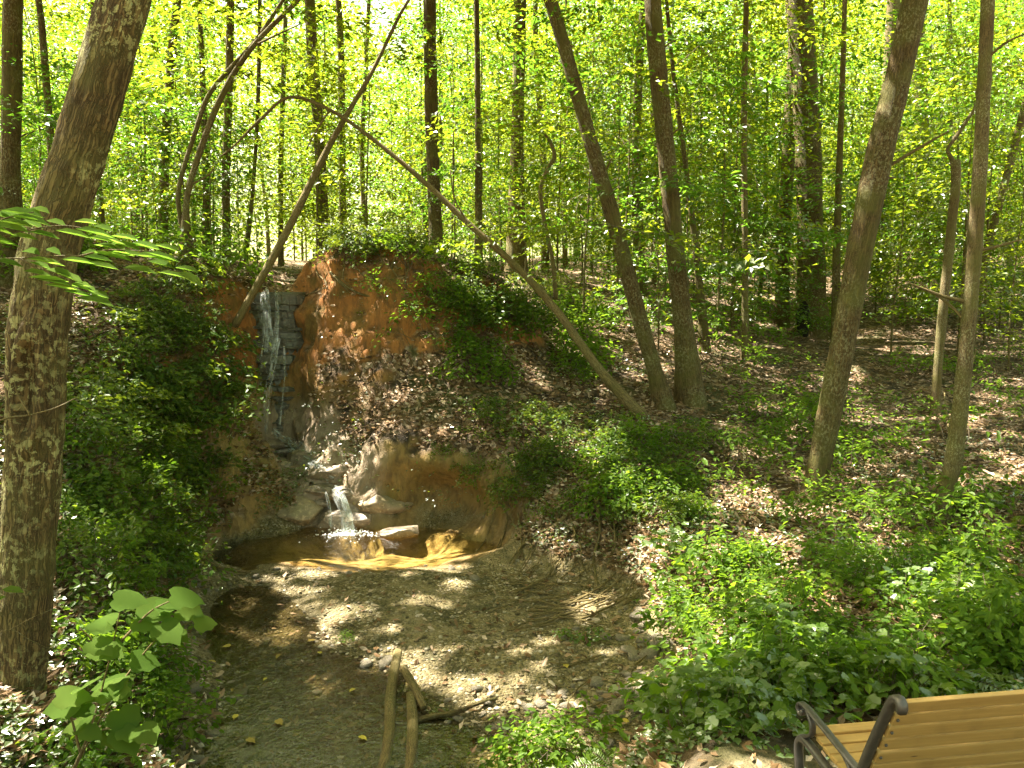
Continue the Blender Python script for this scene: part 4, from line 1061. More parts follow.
def make_fern(name, label, group, mat, L_, nf, seed):
    q = np.random.RandomState(seed); root = empty(name, (0, 0, 0), label, 'fern', group)
    Lv = Leaves(); g = Geo()
    for k in range(nf):
        az = k / nf * 6.283 + q.uniform(-.3, .3); ln = L_ * q.uniform(.7, 1.1); rise = q.uniform(.45, .8)
        t = np.linspace(0, 1, 18); o = np.array([math.cos(az), math.sin(az), 0]); sd = np.array([-o[1], o[0], 0])
        P = o * (ln * t * .85)[:, None] + np.array([0, 0, 1.]) * (ln * (rise * t - .55 * t * t))[:, None]
        V, Q, T, B = tube(P, np.linspace(.004, .0012, 18), 3, cap=False); g.add(V, Q, T, B)
        for s in (-1, 1):
            tt = t[2:]; wl = ln * .24 * np.sin(np.pi * (tt * .86 + .12)) ** .7
            Lv.add(P[2:], sd * s + o * .35 + q.normal(0, .06, (16, 3)), np.array([0, 0, 1.]) + q.normal(0, .15, (16, 3)), wl, wl * .30, tint=q.uniform(.2, .9) + q.rand(16) * .1)
    link('fronds', Lv.mesh('fronds'), MAT[mat], root)
    link('stalks', g.mesh('stalks', (0, 0, 0), True, True), MAT['twig'], root)
    return root

PROTO = {
 'dark': [make_shrub('bank_shrub', '', '', 'leaf_dark', .42, .38, 16, 330, .062, 31 + k) for k in range(3)],
 'bright': [make_shrub('thicket_plant', '', '', 'leaf_bright', .40, .48, 15, 240, .082, 41 + k) for k in range(3)],
 'lobed': [make_shrub('maple_seedling', '', '', 'leaf_bright', .34, .50, 12, 96, .10, 51 + k, 'seedling', 'lobed', .95, .3) for k in range(2)],
 'fern': [make_fern('fern', '', '', 'leaf_fern', .50, 9, 61 + k) for k in range(2)],
 'flat': [make_shrub('flat_sprayed_seedling', '', '', 'leaf_bright', .75, .55, 10, 190, .085, 71 + k, 'seedling', 'oval', .55, .2) for k in range(2)],
}
CAT = {'dark': 'shrub', 'bright': 'plant', 'lobed': 'seedling', 'fern': 'fern', 'flat': 'seedling'}
first = {}
def plant(kind, x, y, sc, label, group, lift=0.0):
    src = PROTO[kind][rp.randint(len(PROTO[kind]))]
    loc = (x, y, float(ht(x, y)) - .02 + lift); rz = rp.uniform(0, 6.28)
    nrm = hn(np.array([x]), np.array([y]))[0]
    if id(src) not in first:
        first[id(src)] = 1; o = src; o.location = loc; o.rotation_euler = (0, 0, rz); o.scale = (sc,) * 3; tag(o, label, None, group)
    else: o = copy_thing(src, loc, rz, sc, label, group)
    o.rotation_euler = (-nrm[1] * .45, nrm[0] * .45, rz)
    return o
def region(rects, kind, n, s0, s1, label, group, ymax=26):
    pts = []
    tot = sum((r[2] - r[0]) * (r[3] - r[1]) for r in rects)
    for r in rects:
        m = max(1, round(n * (r[2] - r[0]) * (r[3] - r[1]) / tot))
        q = ground(rp.uniform(r[0], r[2], m), rp.uniform(r[1], r[3], m))
        pts += [p for p in q if not np.isnan(p).any() and p[1] < ymax]
    for p in pts:
        if p[2] < .30 and -3.6 < p[0] < 1.3 and p[1] > 5.8: continue
        tt_ = np.clip(((p[0] + 4.1) * 1.5 - (p[1] - 13.1) * 1.5) / 4.5, 0, 1)           # keep the cleft of the stream clear
        if np.hypot(p[0] + 4.1 - 1.5 * tt_, p[1] - 13.1 + 1.5 * tt_) < .62: continue
        plant(kind, p[0], p[1], rp.uniform(s0, s1) * (1 + .02 * p[1]), label, group)
region([(120, 285, 240, 350), (150, 340, 235, 365), (70, 360, 150, 480), (140, 385, 240, 490)], 'dark', 72, .65, 1.15, 'dark leafy shrub clothing the left bank between the oak and the falls', 'dark shrubs of the left bank')
region([(60, 470, 200, 590), (190, 470, 225, 500)], 'dark', 30, .6, 1.0, 'leafy shrub low on the left bank above the stream', 'shrubs low on the left bank')
region([(60, 440, 190, 600)], 'bright', 22, .5, .85, 'light green plant among the dark shrubs of the left bank', 'light plants of the left bank')
region([(60, 590, 175, 768)], 'bright', 20, .45, .75, 'bright low plant beneath the broad leaved stem beside the oak', 'low plants at the foot of the oak')
region([(460, 405, 570, 500), (560, 420, 690, 530)], 'dark', 40, .45, .85, 'glossy dark plant hanging over the root bank', 'plants over the root bank')
region([(400, 452, 545, 476), (470, 470, 560, 520)], 'dark', 16, .35, .6, 'small plant hanging over the lip of the clay overhang', 'plants over the lip of the clay overhang')
region([(560, 425, 700, 530)], 'bright', 16, .5, .8, 'light green plant on the slope under the bank trees', 'light plants under the bank trees')
region([(330, 238, 500, 268), (450, 262, 560, 330)], 'dark', 48, .6, 1.0, 'low greenery along the crest of the clay mound', 'greenery on the crest of the mound')
region([(450, 310, 600, 385)], 'bright', 30, .45, .9, 'leafy plant on the mossy right shoulder of the mound', 'plants on the shoulder of the mound')
region([(0, 236, 240, 285)], 'bright', 14, .8, 1.2, 'bushy plant on the crest of the left bank', 'plants on the left crest')
region([(690, 340, 1024, 540)], 'flat', 42, .5, 1.0, 'sparse seedling with flat sprays of leaves on the littered right slope', 'seedlings on the right slope')
region([(700, 270, 1024, 345)], 'bright', 20, .8, 1.3, 'plant at the top of the right slope under the woods', 'plants at the top of the right slope')
region([(655, 560, 930, 720)], 'bright', 32, .5, .85, 'bright green plant in the thicket between the creek and the bench', 'plants of the thicket by the bench')
region([(640, 560, 930, 730)], 'lobed', 12, .5, .85, 'seedling with lobed leaves in the thicket by the bench', 'lobed seedlings of the thicket')
region([(660, 570, 930, 700)], 'flat', 12, .4, .7, 'flat leaved seedling spreading over the thicket by the bench', 'flat seedlings of the thicket')
region([(900, 500, 1024, 690)], 'fern', 18, .7, 1.1, 'fern behind the bench at the right edge', 'ferns behind the bench')
region([(900, 500, 1024, 690)], 'bright', 16, .6, 1.0, 'leafy plant behind the bench near the right edge', 'plants behind the bench')
region([(820, 640, 1024, 700)], 'fern', 12, .7, 1.0, 'fern right along the front of the bench', 'ferns along the bench')
region([(655, 690, 780, 740)], 'lobed', 10, .5, .8, 'lobed seedling at the edge of the trodden ground left of the bench', 'seedlings left of the bench')
for (px, py, kind, sc) in ((560, 762, 'fern', .8), (530, 772, 'bright', .7), (585, 764, 'bright', .75), (612, 772, 'fern', .65), (545, 785, 'bright', .8), (575, 785, 'fern', .8)):
    p = ground([px], [py])[0]; plant(kind, p[0], p[1], sc, 'vivid green tuft at the bottom of the view on the creek edge', 'vivid tufts on the near creek edge', .03)
for (px, py, kind, sc, lab) in ((565, 640, 'lobed', .28, 'tiny seedling on the gravel in the middle of the bar'), (592, 642, 'lobed', .34, 'small seedling at the right edge of the gravel bar'), (640, 470, 'flat', .7, 'seedling with broad white lit leaves under the arching sapling'), (345, 640, 'bright', .22, 'tiny green clump on the left part of the gravel bar')):
    p = ground([px], [py])[0]; plant(kind, p[0], p[1], sc, lab, None)
# pale feathery shrub on the cliff
region([(395, 270, 465, 345)], 'flat', 8, .55, .9, 'thin leafy sprig clinging to the right half of the red clay cliff', 'sprigs on the red clay cliff')
for (px, py, sc, lab) in ((425, 318, 1.1, 'pale feathery shrub leaning out from the red clay cliff'), (455, 322, 1.0, 'second feathery shrub right of the pale one on the cliff'), (395, 285, .8, 'feathery sprig hanging under the crest of the cliff'), (445, 290, .9, 'feathery shrub directly under the crest of the mound')):
    p = ground([px], [py])[0]; o = plant('flat', p[0], p[1] - .15, sc, lab, None)
for k_, lst in PROTO.items():
    for o in lst:
        if id(o) not in first:
            for ch in list(o.children): bpy.data.objects.remove(ch)
            bpy.data.objects.remove(o)
for o in COL.objects:
    pass
for o in list(bpy.data.objects):
    if o.parent is None and o.name.split('.')[0] in ('bank_shrub', 'thicket_plant', 'maple_seedling', 'fern', 'flat_sprayed_seedling'):
        o['category'] = {'bank_shrub': 'shrub', 'thicket_plant': 'plant', 'maple_seedling': 'seedling', 'fern': 'fern', 'flat_sprayed_seedling': 'seedling'}[o.name.split('.')[0]]

# ground cover and leaf litter that nobody could count
def scatter(n, y0=2.5, y1=40):
    """points on the ground, evenly over the picture's ground rather than the map"""
    px = rp.uniform(-30, 1054, n); py = rp.uniform(225, 790, n)
    p = ground(px, py); ok = ~np.isnan(p).any(1)
    return p[ok], px[ok], py[ok]
P, px, py = scatter(34000)
Nn = hn(P[:, 0], P[:, 1])
creek = (P[:, 2] < .32) & (P[:, 0] > -4.2) & (P[:, 0] < 1.6) & (P[:, 1] < 12.3)
steepc = (Nn[:, 2] < .5) & (rp.rand(len(P)) < .85)
cover = fbm(P, .9, 3, 61)
keep = ~creek & ~steepc & (P[:, 1] < 24)
keep &= (rp.rand(len(P)) < np.clip(.25 + 1.1 * cover + .35 * (P[:, 0] < -2.2) + .2 * ((P[:, 0] > -.8) & (P[:, 0] < 3) & (P[:, 1] > 8.5) & (P[:, 1] < 11.5)) + .10 * ((P[:, 1] < 7.5) & (P[:, 0] > 0)) - .4 * ((P[:, 0] > 2.5) & (P[:, 1] > 7.5)) - .5 * ((P[:, 2] > 1.3) & (P[:, 2] < 2.7) & (P[:, 0] > -2.9) & (P[:, 0] < -1) & (P[:, 1] < 13.3)), .02, .95))
keep &= ~((np.hypot((P[:, 0] - 2.2) / 2.0, P[:, 1] - 3.5) < .9) & (rp.rand(len(P)) < .95))
Q_ = P[keep]
k4 = 5
base = np.repeat(Q_, k4, 0) + rp.normal(0, .05, (len(Q_) * k4, 3)) * np.array([1, 1, .3]) + np.array([0, 0, .05])
sz = rp.uniform(.030, .062, len(base))
Dd = rp.normal(0, 1, (len(base), 3)) * np.array([1, 1, .2]); Nn2 = np.array([0, -.15, 1.]) + rp.normal(0, .35, (len(base), 3))
Lv = Leaves(); Lv.add(base, Dd, Nn2, sz, sz * .65)
tag(link('ground_cover', Lv.mesh('ground_cover'), MAT['leaf_dark']), 'small leaved ground cover creeping over the banks', kind='stuff')
P, px, py = scatter(90000)
creek = (P[:, 2] < .30) & (P[:, 0] > -4.2) & (P[:, 0] < 1.6) & (P[:, 1] < 12.3)
Nn = hn(P[:, 0], P[:, 1])
keep = (~creek | (rp.rand(len(P)) < .05)) & (Nn[:, 2] > .30) & ~((np.hypot((P[:, 0] - 2.2) / 2.0, P[:, 1] - 3.5) < .9) & (rp.rand(len(P)) < .8)) & ~((P[:, 1] < 4.9) & (P[:, 0] > .3) & (rp.rand(len(P)) < .85))
keep &= ~((np.hypot((P[:, 0] + 1.9) / 2.2, (P[:, 1] - 10.6) / 1.2) < 1))
keep &= ~((P[:, 2] > 2.55) & (Nn[:, 2] < .62) & (P[:, 1] < 15) & (rp.rand(len(P)) < .9))
keep &= ~((np.abs(P[:, 0] + 2.78 + (P[:, 1] - 11.85) * .90) < .62) & (P[:, 1] > 11.2) & (P[:, 1] < 13.7) & (P[:, 2] < 1.8) & (rp.rand(len(P)) < .93))
Q_ = P[keep]; Nn = Nn[keep]; n = len(Q_)
sz = rp.uniform(.05, .11, n)
Lv = Leaves(); Lv.add(Q_ + Nn * rp.uniform(.008, .035, (n, 1)), rp.normal(0, 1, (n, 3)) * np.array([1, 1, .25]), Nn + rp.normal(0, .28, (n, 3)), sz, sz * .62, shape='litter')
m = M('fallen_leaf'); t = m.attr('tint').outputs['Fac']
cl_ = m.ramp(t, [(0, (.058, .034, .013)), (.4, (.18, .108, .050)), (.75, (.31, .215, .130)), (1, (.50, .40, .31))])
MAT['litter'] = m.done(m.n('ShaderNodeMixShader', i_Fac=.15, i_1=m.pbr(cl_, .65, None, .15), i_2=m.n('ShaderNodeBsdfTranslucent', i_Color=cl_).outputs[0]).outputs[0])
tag(link('leaf_litter', Lv.mesh('leaf_litter'), MAT['litter']), 'brown fallen leaves lying all over the slopes', kind='stuff')
# ------------------------------------------------------------------ roots, sticks, stones, logs
def root_on(pts, r0, label, group, lift=.05, name='tree_root', mat='bark_dead', Yoff=0.0):
    px = [p[0] for p in pts]; py = [p[1] for p in pts]
    G0 = ground(px, py)
    if np.isnan(G0).any(): return
    # no point may jump to the ground far behind its neighbours
    G0[:, 1] = np.minimum(G0[:, 1], np.median(G0[:, 1]) + .5)
    P = np.array([[*U(px[i], py[i], G0[i, 1] - lift - Yoff), r0 * (1 - .65 * i / (len(pts) - 1))] for i in range(len(pts))])
    S_ = spline(P, max(12, 6 * len(pts))); g = Geo(); V, Q, T, B = tube(S_[:, :3], S_[:, 3], 7, .18, rp.randint(1000)); g.add(V, Q, T, B)
    tag(link(name, g.mesh(name, (0, 0, 0), True, True), MAT[mat]), label, 'root', group)
GR = 'roots hanging from the crest of the clay cliff'
for (x, y) in ((318, 262), (330, 258), (342, 256), (356, 254), (368, 255), (382, 256), (395, 258), (408, 260)):
    root_on([(x, y), (x + rp.uniform(-4, 4), y + 10), (x + rp.uniform(-9, 9), y + rp.uniform(18, 26)), (x + rp.uniform(-12, 12), y + rp.uniform(28, 42))], .016, 'thin root hanging down the red clay under the grassy crest', GR)
root_on([(334, 276), (346, 286), (360, 294), (374, 296), (388, 291)], .028, 'long bare root looping across the red clay cliff', None)
root_on([(330, 272), (341, 284), (349, 292)], .024, 'short thick root at the left of the looping root on the cliff', None)
GB = 'roots dangling from the bank right of the pool'
for k in range(22):
    x = rp.uniform(495, 640); y = 498 + (x - 495) * .12 + rp.uniform(-6, 14); s = rp.choice([-1, 1])
    root_on([(x, y), (x + s * rp.uniform(2, 8), y + 16), (x + s * rp.uniform(0, 16) - 4, y + 34), (x + s * rp.uniform(0, 24) - 8, y + rp.uniform(46, 66))], rp.uniform(.010, .020), 'thin root dangling down the dark earth bank right of the pool', GB)
root_on([(572, 510), (556, 525), (540, 533), (522, 546), (510, 562)], .03, 'thick root running down to the left across the earth bank', None)
root_on([(596, 500), (600, 530), (594, 560), (598, 588)], .028, 'thick upright root under the shrubs of the earth bank', None)
def ground_stick(px, py, ang, L, r, label, group, mat='bark_dead', name='stick', lift=.02, pitch=0.0):
    p = ground([px], [py])[0]
    if np.isnan(p).any(): return
    d = np.array([math.cos(ang), math.sin(ang)])
    pts = []
    for t in np.linspace(-.5, .5, 5):
        q = p[:2] + d * L * t + rp.normal(0, .02 * L, 2); pts.append([*q, float(ht(q[0], q[1])) + lift + r + pitch * (t + .5) * L, r * (1 - .5 * (t + .5))])
    S_ = spline(np.array(pts), 16); g = Geo(); V, Q, T, B = tube(S_[:, :3], S_[:, 3], 7, .15, rp.randint(1000)); g.add(V, Q, T, B)
    tag(link(name, g.mesh(name, (0, 0, 0), True, True), MAT[mat]), label, 'stick', group)
for k in range(46):
    ground_stick(rp.normal(565, 38), rp.normal(598, 16), rp.uniform(-.7, .9), rp.uniform(.25, .8), rp.uniform(.006, .016), 'thin driftwood stick in the heap at the foot of the earth bank', 'driftwood at the foot of the earth bank')
for k in range(16):
    ground_stick(rp.uniform(560, 690), rp.uniform(640, 740), rp.uniform(-1, 1), rp.uniform(.2, .5), rp.uniform(.005, .011), 'small stick among the stones at the right of the creek', 'sticks among the right creek stones')
for k in range(14):
    ground_stick(rp.uniform(420, 640), rp.uniform(300, 440), rp.uniform(0, 3), rp.uniform(.4, 1.2), rp.uniform(.008, .018), 'dead branch lying on the leafy flank of the mound', 'dead branches on the mound')
for k in range(10):
    ground_stick(rp.uniform(720, 1010), rp.uniform(360, 520), rp.uniform(0, 3), rp.uniform(.6, 1.6), rp.uniform(.010, .022), 'fallen branch lying on the brown leaves of the right slope', 'fallen branches on the right slope')
ground_stick(968, 395, 1.0, 1.6, .022, 'pale bleached branch propped on the slope beside the slender tree', None, 'bark_dead', 'fallen_branch', .1, .35)
ground_stick(945, 440, 1.2, 1.3, .018, 'pale twig leaning below the bleached branch', None, 'bark_dead', 'fallen_branch', .1, .3)
ground_stick(455, 719, .25, .75, .028, 'dark wet stick lying right of the forked logs', None, 'bark', 'stick')
ground_stick(228, 573, .15, .55, .025, 'short pale log at the left edge of the pool', None, 'bark_dead')
def log(pts, label, mat='bark_dead', sides=16):
    P = []
    for px, py, wd, dz in pts:
        p = ground([px], [min(py, 800)], 2.0)[0]; r = wd / FPX * p[1] / 2
        P.append([p[0], p[1], max(p[2], -.05) + r * .8 + dz, r])
    S_ = spline(np.array(P), 40); g = Geo(); V, Q, T, B = tube(S_[:, :3], S_[:, 3], sides, .13, rp.randint(1000)); g.add(V, Q, T, B)
    b = S_[0, :3].copy(); o = link('log', g.mesh('log', b, True, True), MAT[mat]); o.location = b
    tag(o, label, 'log')
log([(379, 800, 13, .0), (389, 745, 12, .02), (391, 705, 11.5, .05), (398, 668, 9, .10)], 'longest mossy log standing out of the shallows at the bottom of the view')
log([(407, 800, 12, .0), (413, 745, 12, .02), (411, 705, 10, .04)], 'shorter log lying just right of the longest mossy log')
log([(403, 688, 8, .14), (414, 700, 8.5, .1), (424, 716, 7, .04)], 'stubby broken limb propped against the two logs')

stones = []
for k in range(5):
    V, F = blob(np.random.RandomState(k + 90), 1, .78, .52, 2, .28, 1.0); g = Geo(); g.add(V, None, F)
    stones.append(g.mesh('stone', smooth=True)); stones[-1].materials.append(MAT['stone'])
def stone(x, y, s, label, group):
    o = bpy.data.objects.new('stone', stones[rp.randint(5)]); COL.objects.link(o)
    o.location = (x, y, float(ht(x, y)) + s * .12); o.rotation_euler = (rp.uniform(-.3, .3), rp.uniform(-.3, .3), rp.uniform(0, 6.28)); o.scale = (s * rp.uniform(.8, 1.2), s, s * rp.uniform(.8, 1.1))
    tag(o, label, 'stone', group)
def stones_in(rects, n, s0, s1, label, group):
    for k in range(n):
        r = rects[rp.randint(len(rects))]; p = ground([rp.uniform(r[0], r[2])], [rp.uniform(r[1], r[3])])[0]
        if not np.isnan(p).any(): stone(p[0], p[1], s0 + (s1 - s0) * rp.rand() ** 2.2, label, group)
stones_in([(560, 630, 680, 768), (600, 600, 670, 720)], 90, .03, .12, 'brown stone along the right edge of the creek', 'stones along the right edge of the creek')
stones_in([(430, 690, 640, 768)], 50, .03, .09, 'stone in the shallow run at the bottom of the view right of the logs', 'stones right of the logs')
stones_in([(180, 640, 390, 768)], 60, .025, .10, 'dark stone in the shallows left of the logs', 'stones left of the logs')
stones_in([(190, 570, 250, 620), (240, 565, 480, 582)], 22, .03, .08, 'stone along the front edge of the pool', 'stones along the front of the pool')
P, px, py = scatter(60000)
ok = (P[:, 2] < .30) & (P[:, 2] > -.12) & (P[:, 0] > -3.8) & (P[:, 0] < 1.6) & (P[:, 1] < 9.7) & (P[:, 1] > 3.6)
P = P[ok]; P = P[rp.rand(len(P)) < np.clip(.55 + 1.2 * fbm(P, 1.3, 3, 71), .08, 1)]
bm = bmesh.new(); bmesh.ops.create_icosphere(bm, subdivisions=1, radius=1); tv = np.array([v.co for v in bm.verts]); tf = np.array([[v.index for v in f.verts] for f in bm.faces]); bm.free()
n = len(P); s = .007 + .026 * rp.rand(n) ** 2.5
tvv = tv[None] * (1 + .25 * rp.normal(0, 1, (n, len(tv), 1)).clip(-1, 1)) * (s[:, None] * np.stack([np.ones(n), rp.uniform(.6, 1, n), rp.uniform(.35, .7, n)], 1))[:, None]
a = rp.uniform(0, 6.28, n); ca, sa = np.cos(a)[:, None], np.sin(a)[:, None]
tvv = np.stack([tvv[..., 0] * ca - tvv[..., 1] * sa, tvv[..., 0] * sa + tvv[..., 1] * ca, tvv[..., 2]], -1) + (P + np.array([0, 0, .003]))[:, None]
me = mesh_np('gravel', tvv.reshape(-1, 3), None, (np.arange(n)[:, None, None] * len(tv) + tf[None]).reshape(-1, 3), {'tint': ('FACE', 'FLOAT', np.repeat(rp.rand(n), len(tf)))})
m = M('gravel'); t = m.attr('tint').outputs['Fac']
MAT['gravel'] = m.done(m.pbr(m.ramp(t, [(0, (.055, .042, .016)), (.5, (.14, .110, .048)), (.85, (.25, .20, .115)), (1, (.44, .38, .29))]), .7))
tag(link('gravel', me, MAT['gravel']), 'loose gravel scattered over the creek bar', kind='stuff')

# ------------------------------------------------------------------ near plants
def near_plant(name, label, cat, stem_pts, leaves, mat='leaf_big', shape='lobed', asp=.95, r=.006):
    """stems: lists of (px, py, Y); leaves: (px, py, Y, length m, heading deg, tilt)"""
    b = U(*stem_pts[0][0]); root = empty(name, b, label, cat)
    g = Geo()
    for st in stem_pts:
        S_ = spline(np.array([[*U(*q), r * (1 - .6 * i / (len(st) - 1))] for i, q in enumerate(st)]), 24)
        V, Q, T, B = tube(S_[:, :3], S_[:, 3], 7, .08, 3); g.add(V, Q, T, B)
    link('stem', g.mesh('stem', b, True, True), MAT['bark_smooth'], root)
    for (px, py, Y, L, hd, tl) in leaves:
        p = U(px, py, Y); h_ = rad(hd)
        d = np.array([math.cos(h_), math.sin(h_) * .8, -tl]); nrm = np.array([rp.normal(0, .2), -.35 + rp.normal(0, .15), 1.0])
        Lv = Leaves(); Lv.add(np.array([p]) - unit(d) * L * .45, np.array([d]), np.array([nrm]), np.array([L]), np.array([L * asp]), shape=shape)
        link('leaf', Lv.mesh('leaf', b, True), MAT[mat], root)
_st = [[(58, 800, 3.2), (88, 735, 3.2), (108, 665, 3.25), (122, 602, 3.3)], [(66, 785, 3.2), (92, 735, 3.22), (120, 685, 3.3), (160, 636, 3.35), (192, 622, 3.4)], [(80, 752, 3.2), (70, 715, 3.2), (58, 700, 3.2)], [(90, 733, 3.2), (116, 728, 3.2), (132, 738, 3.18)],
       [(110, 662, 3.25), (92, 640, 3.22), (80, 628, 3.2)], [(122, 640, 3.28), (150, 612, 3.34), (172, 600, 3.38)]]
_lv = []
for st in _st:
    S_ = spline(np.array(st), 12)
    for i_ in range(4 if len(st) > 3 else 3, 12, 1 if len(st) > 4 else 2):
        s_ = 1 if i_ % 2 else -1
        q = S_[i_] + np.array([s_ * rp.uniform(6, 18), rp.uniform(-10, 8), 0])
        _lv.append((q[0], q[1], q[2] + rp.uniform(-.06, .06), rp.uniform(.085, .15), (0 if s_ > 0 else 180) + rp.uniform(-50, 50), rp.uniform(.05, .45)))
_lv += [(62, 706, 3.18, .15, 195, .15), (128, 740, 3.16, .15, -50, .4), (190, 612, 3.42, .12, -10, .15), (172, 634, 3.38, .16, -20, .15), (130, 600, 3.3, .14, 20, .15), (108, 692, 3.22, .16, 215, .15)]
near_plant('broad_leaved_seedling', 'young stem with large bright lobed leaves beside the oak at lower left', 'seedling', _st, _lv)
_st = [[(-40, 262, 3.1), (20, 258, 3.15), (80, 256, 3.2), (130, 264, 3.25), (182, 272, 3.3)], [(-30, 250, 3.1), (20, 232, 3.15), (70, 226, 3.2), (118, 240, 3.25)], [(20, 258, 3.15), (50, 276, 3.15), (92, 296, 3.15)], [(-30, 235, 3.05), (0, 220, 3.1), (34, 212, 3.1)], [(80, 256, 3.2), (110, 250, 3.22), (160, 252, 3.28)]]
_lv = []
for st in _st:
    S_ = spline(np.array(st), 15)
    for i_ in range(3, 15):
        s_ = 1 if i_ % 2 else -1
        q = S_[i_]
        _lv.append((q[0] + rp.uniform(-3, 9), q[1] + s_ * rp.uniform(2, 7), q[2] + s_ * -.05, rp.uniform(.095, .15), rp.uniform(-12, 12) + s_ * 38 * rp.uniform(.3, 1), rp.uniform(.02, .22)))
_lv += [(190, 278, 3.3, .13, -20, .45), (96, 300, 3.15, .14, -8, .2), (20, 212, 3.1, .16, 8, .08)]
near_plant('leafy_bough', 'bough of long smooth leaves reaching in from the left across the oak', 'bough', _st, _lv, shape='oval', asp=.44, r=.004)
near_plant('twig_with_leaf', 'single green leaf on a twig at the left edge in front of the oak trunk', 'twig', [[(-20, 602, 3.6), (0, 596, 3.6), (14, 590, 3.6)]], [(12, 590, 3.6, .10, 5, .1), (-4, 600, 3.6, .1, 190, .3)], shape='oval', asp=.55, r=.003)
near_plant('bare_twig', 'thin bare twig crossing the oak trunk below its scar', 'twig', [[(-20, 428, 4.0), (8, 418, 4.0), (30, 415, 4.0), (55, 408, 4.02), (76, 398, 4.05)], [(30, 415, 4.0), (18, 395, 4.0), (14, 380, 4.0)]], [(-30, 430, 4.0, .08, 190, .1)], shape='oval', asp=.5, r=.006)
near_plant('thin_twig', 'finer bare twig crossing low on the oak trunk', 'twig', [[(-20, 640, 3.9), (10, 630, 3.9), (30, 640, 3.9), (52, 650, 3.95)], [(10, 630, 3.9), (32, 618, 3.9), (60, 606, 3.95)]], [(-30, 640, 3.9, .08, 190, .1)], shape='oval', asp=.5, r=.003)

# ------------------------------------------------------------------ bench
BX, BY, BA = 1.485, 3.252, .147
BZ = .932
bench = empty('park_bench', (BX, BY, BZ), 'wooden slatted park bench with dark scrolled metal arms seen from behind at lower right', 'bench')
bench.rotation_euler = (0, 0, BA)
m = M('bench_wood'); P_ = m.n('ShaderNodeTexCoord').outputs['Object']; oi = m.n('ShaderNodeObjectInfo').outputs['Random']
off = m.n('ShaderNodeVectorMath', operation='ADD'); m.put(off.inputs[0], P_); m.put(off.inputs[1], m.n('ShaderNodeCombineXYZ', i_X=m.math('MULTIPLY', oi, 37.0), i_Y=m.math('MULTIPLY', oi, 11.0)).outputs[0])
gn = m.noise(m.mapping(off.outputs[0], (2.2, 60, 60)), 1.0, 6, .6)
cw = m.mix(gn, (.24, .140, .042), (.46, .300, .105)); cw = m.mix(m.math('MULTIPLY', m.ramp(m.noise(off.outputs[0], 5, 4), [(.5, (0, 0, 0)), (.7, (1, 1, 1))]), .5), cw, (.17, .10, .035))
kn = m.n('ShaderNodeTexVoronoi', i_Vector=m.mapping(off.outputs[0], (2.2, 9, 9)), i_Scale=1.5)
cw = m.mix(m.ramp(kn.outputs['Distance'], [(.03, (1, 1, 1)), (.075, (0, 0, 0))]), cw, (.07, .03, .012))
MAT['bench_wood'] = m.done(m.pbr(cw, .48, m.bump(gn, .35, .004), .45))
m = M('cast_iron'); P_ = m.n('ShaderNodeTexCoord').outputs['Object']
MAT['iron'] = m.done(m.pbr(m.mix(m.noise(P_, 30, 4), (.030, .027, .026), (.095, .085, .080)), .38, m.bump(m.noise(P_, 90, 3), .3, .003), .6, .35))
def bar_mesh(L, a, b, bev=.006, sag=0.0):
    bm = bmesh.new(); bmesh.ops.create_cube(bm, size=1)
    for v in bm.verts: v.co = Vector((v.co.x * L, v.co.y * a, v.co.z * b))
    bmesh.ops.bevel(bm, geom=list(bm.edges), offset=bev, segments=2, affect='EDGES', profile=.6)
    me = bpy.data.meshes.new('slat'); bm.to_mesh(me); bm.free(); return me
BW = 1.62
def back_line(t):      # profile of the back, local (y forward, z up), t from 0 at the seat to 1 at the top
    return np.array([-.02 - .17 * t - .035 * t * t, .40 + .47 * t])
sl_me = bar_mesh(BW, .022, .064)
NB = 7
for k in range(NB):
    t = .06 + .92 * k / (NB - 1); p = back_line(t)
    o = link('back_slat', sl_me, MAT['bench_wood'], bench); o.location = (BW / 2 + .02, p[0] - .006, p[1]); o.rotation_euler = (rad(20 + 3 * t) + R.normal(0, .012), R.normal(0, .0015), 0)
for k in range(7):
    o = link('seat_slat', sl_me, MAT['bench_wood'], bench); o.location = (BW / 2 + .02, .03 + .062 * k, .365 + .022 * ((k - 3) / 3) ** 2 - .01 + .004 * k); o.rotation_euler = (rad(90) + .02 * (k - 3), 0, 0)
def flat_bar(g, pts, wx, th, x, n=40):
    """iron strap with a rectangular section that follows a (y, z) curve"""
    S_ = spline(np.array([[0, *p, 0] for p in pts])[:, :3], n)
    T = unit(np.gradient(S_, axis=0)); N_ = np.stack([0 * T[:, 0], -T[:, 2], T[:, 1]], 1)
    V = []
    for (a, b) in ((-1, -.6), (-.6, -1), (.6, -1), (1, -.6), (1, .6), (.6, 1), (-.6, 1), (-1, .6)):
        V.append(S_ + np.array([x + a * wx / 2, 0, 0]) + N_ * (b * th / 2))
    V = np.stack(V, 1); s = 8; nn = len(S_)
    i = np.arange(nn - 1)[:, None] * s; j = np.arange(s)[None]; k = (j + 1) % s
    Q = np.stack([i + j, i + k, i + s + k, i + s + j], -1).reshape(-1, 4)
    V = V.reshape(-1, 3); c = len(V); V = np.vstack([V, S_[:1] + [x, 0, 0], S_[-1:] + [x, 0, 0]])
    jj = np.arange(s); kk = (jj + 1) % s
    Tr = np.vstack([np.stack([kk, jj, np.full(s, c)], 1), np.stack([(nn - 1) * s + jj, (nn - 1) * s + kk, np.full(s, c + 1)], 1)])
    g.add(V, Q, Tr)
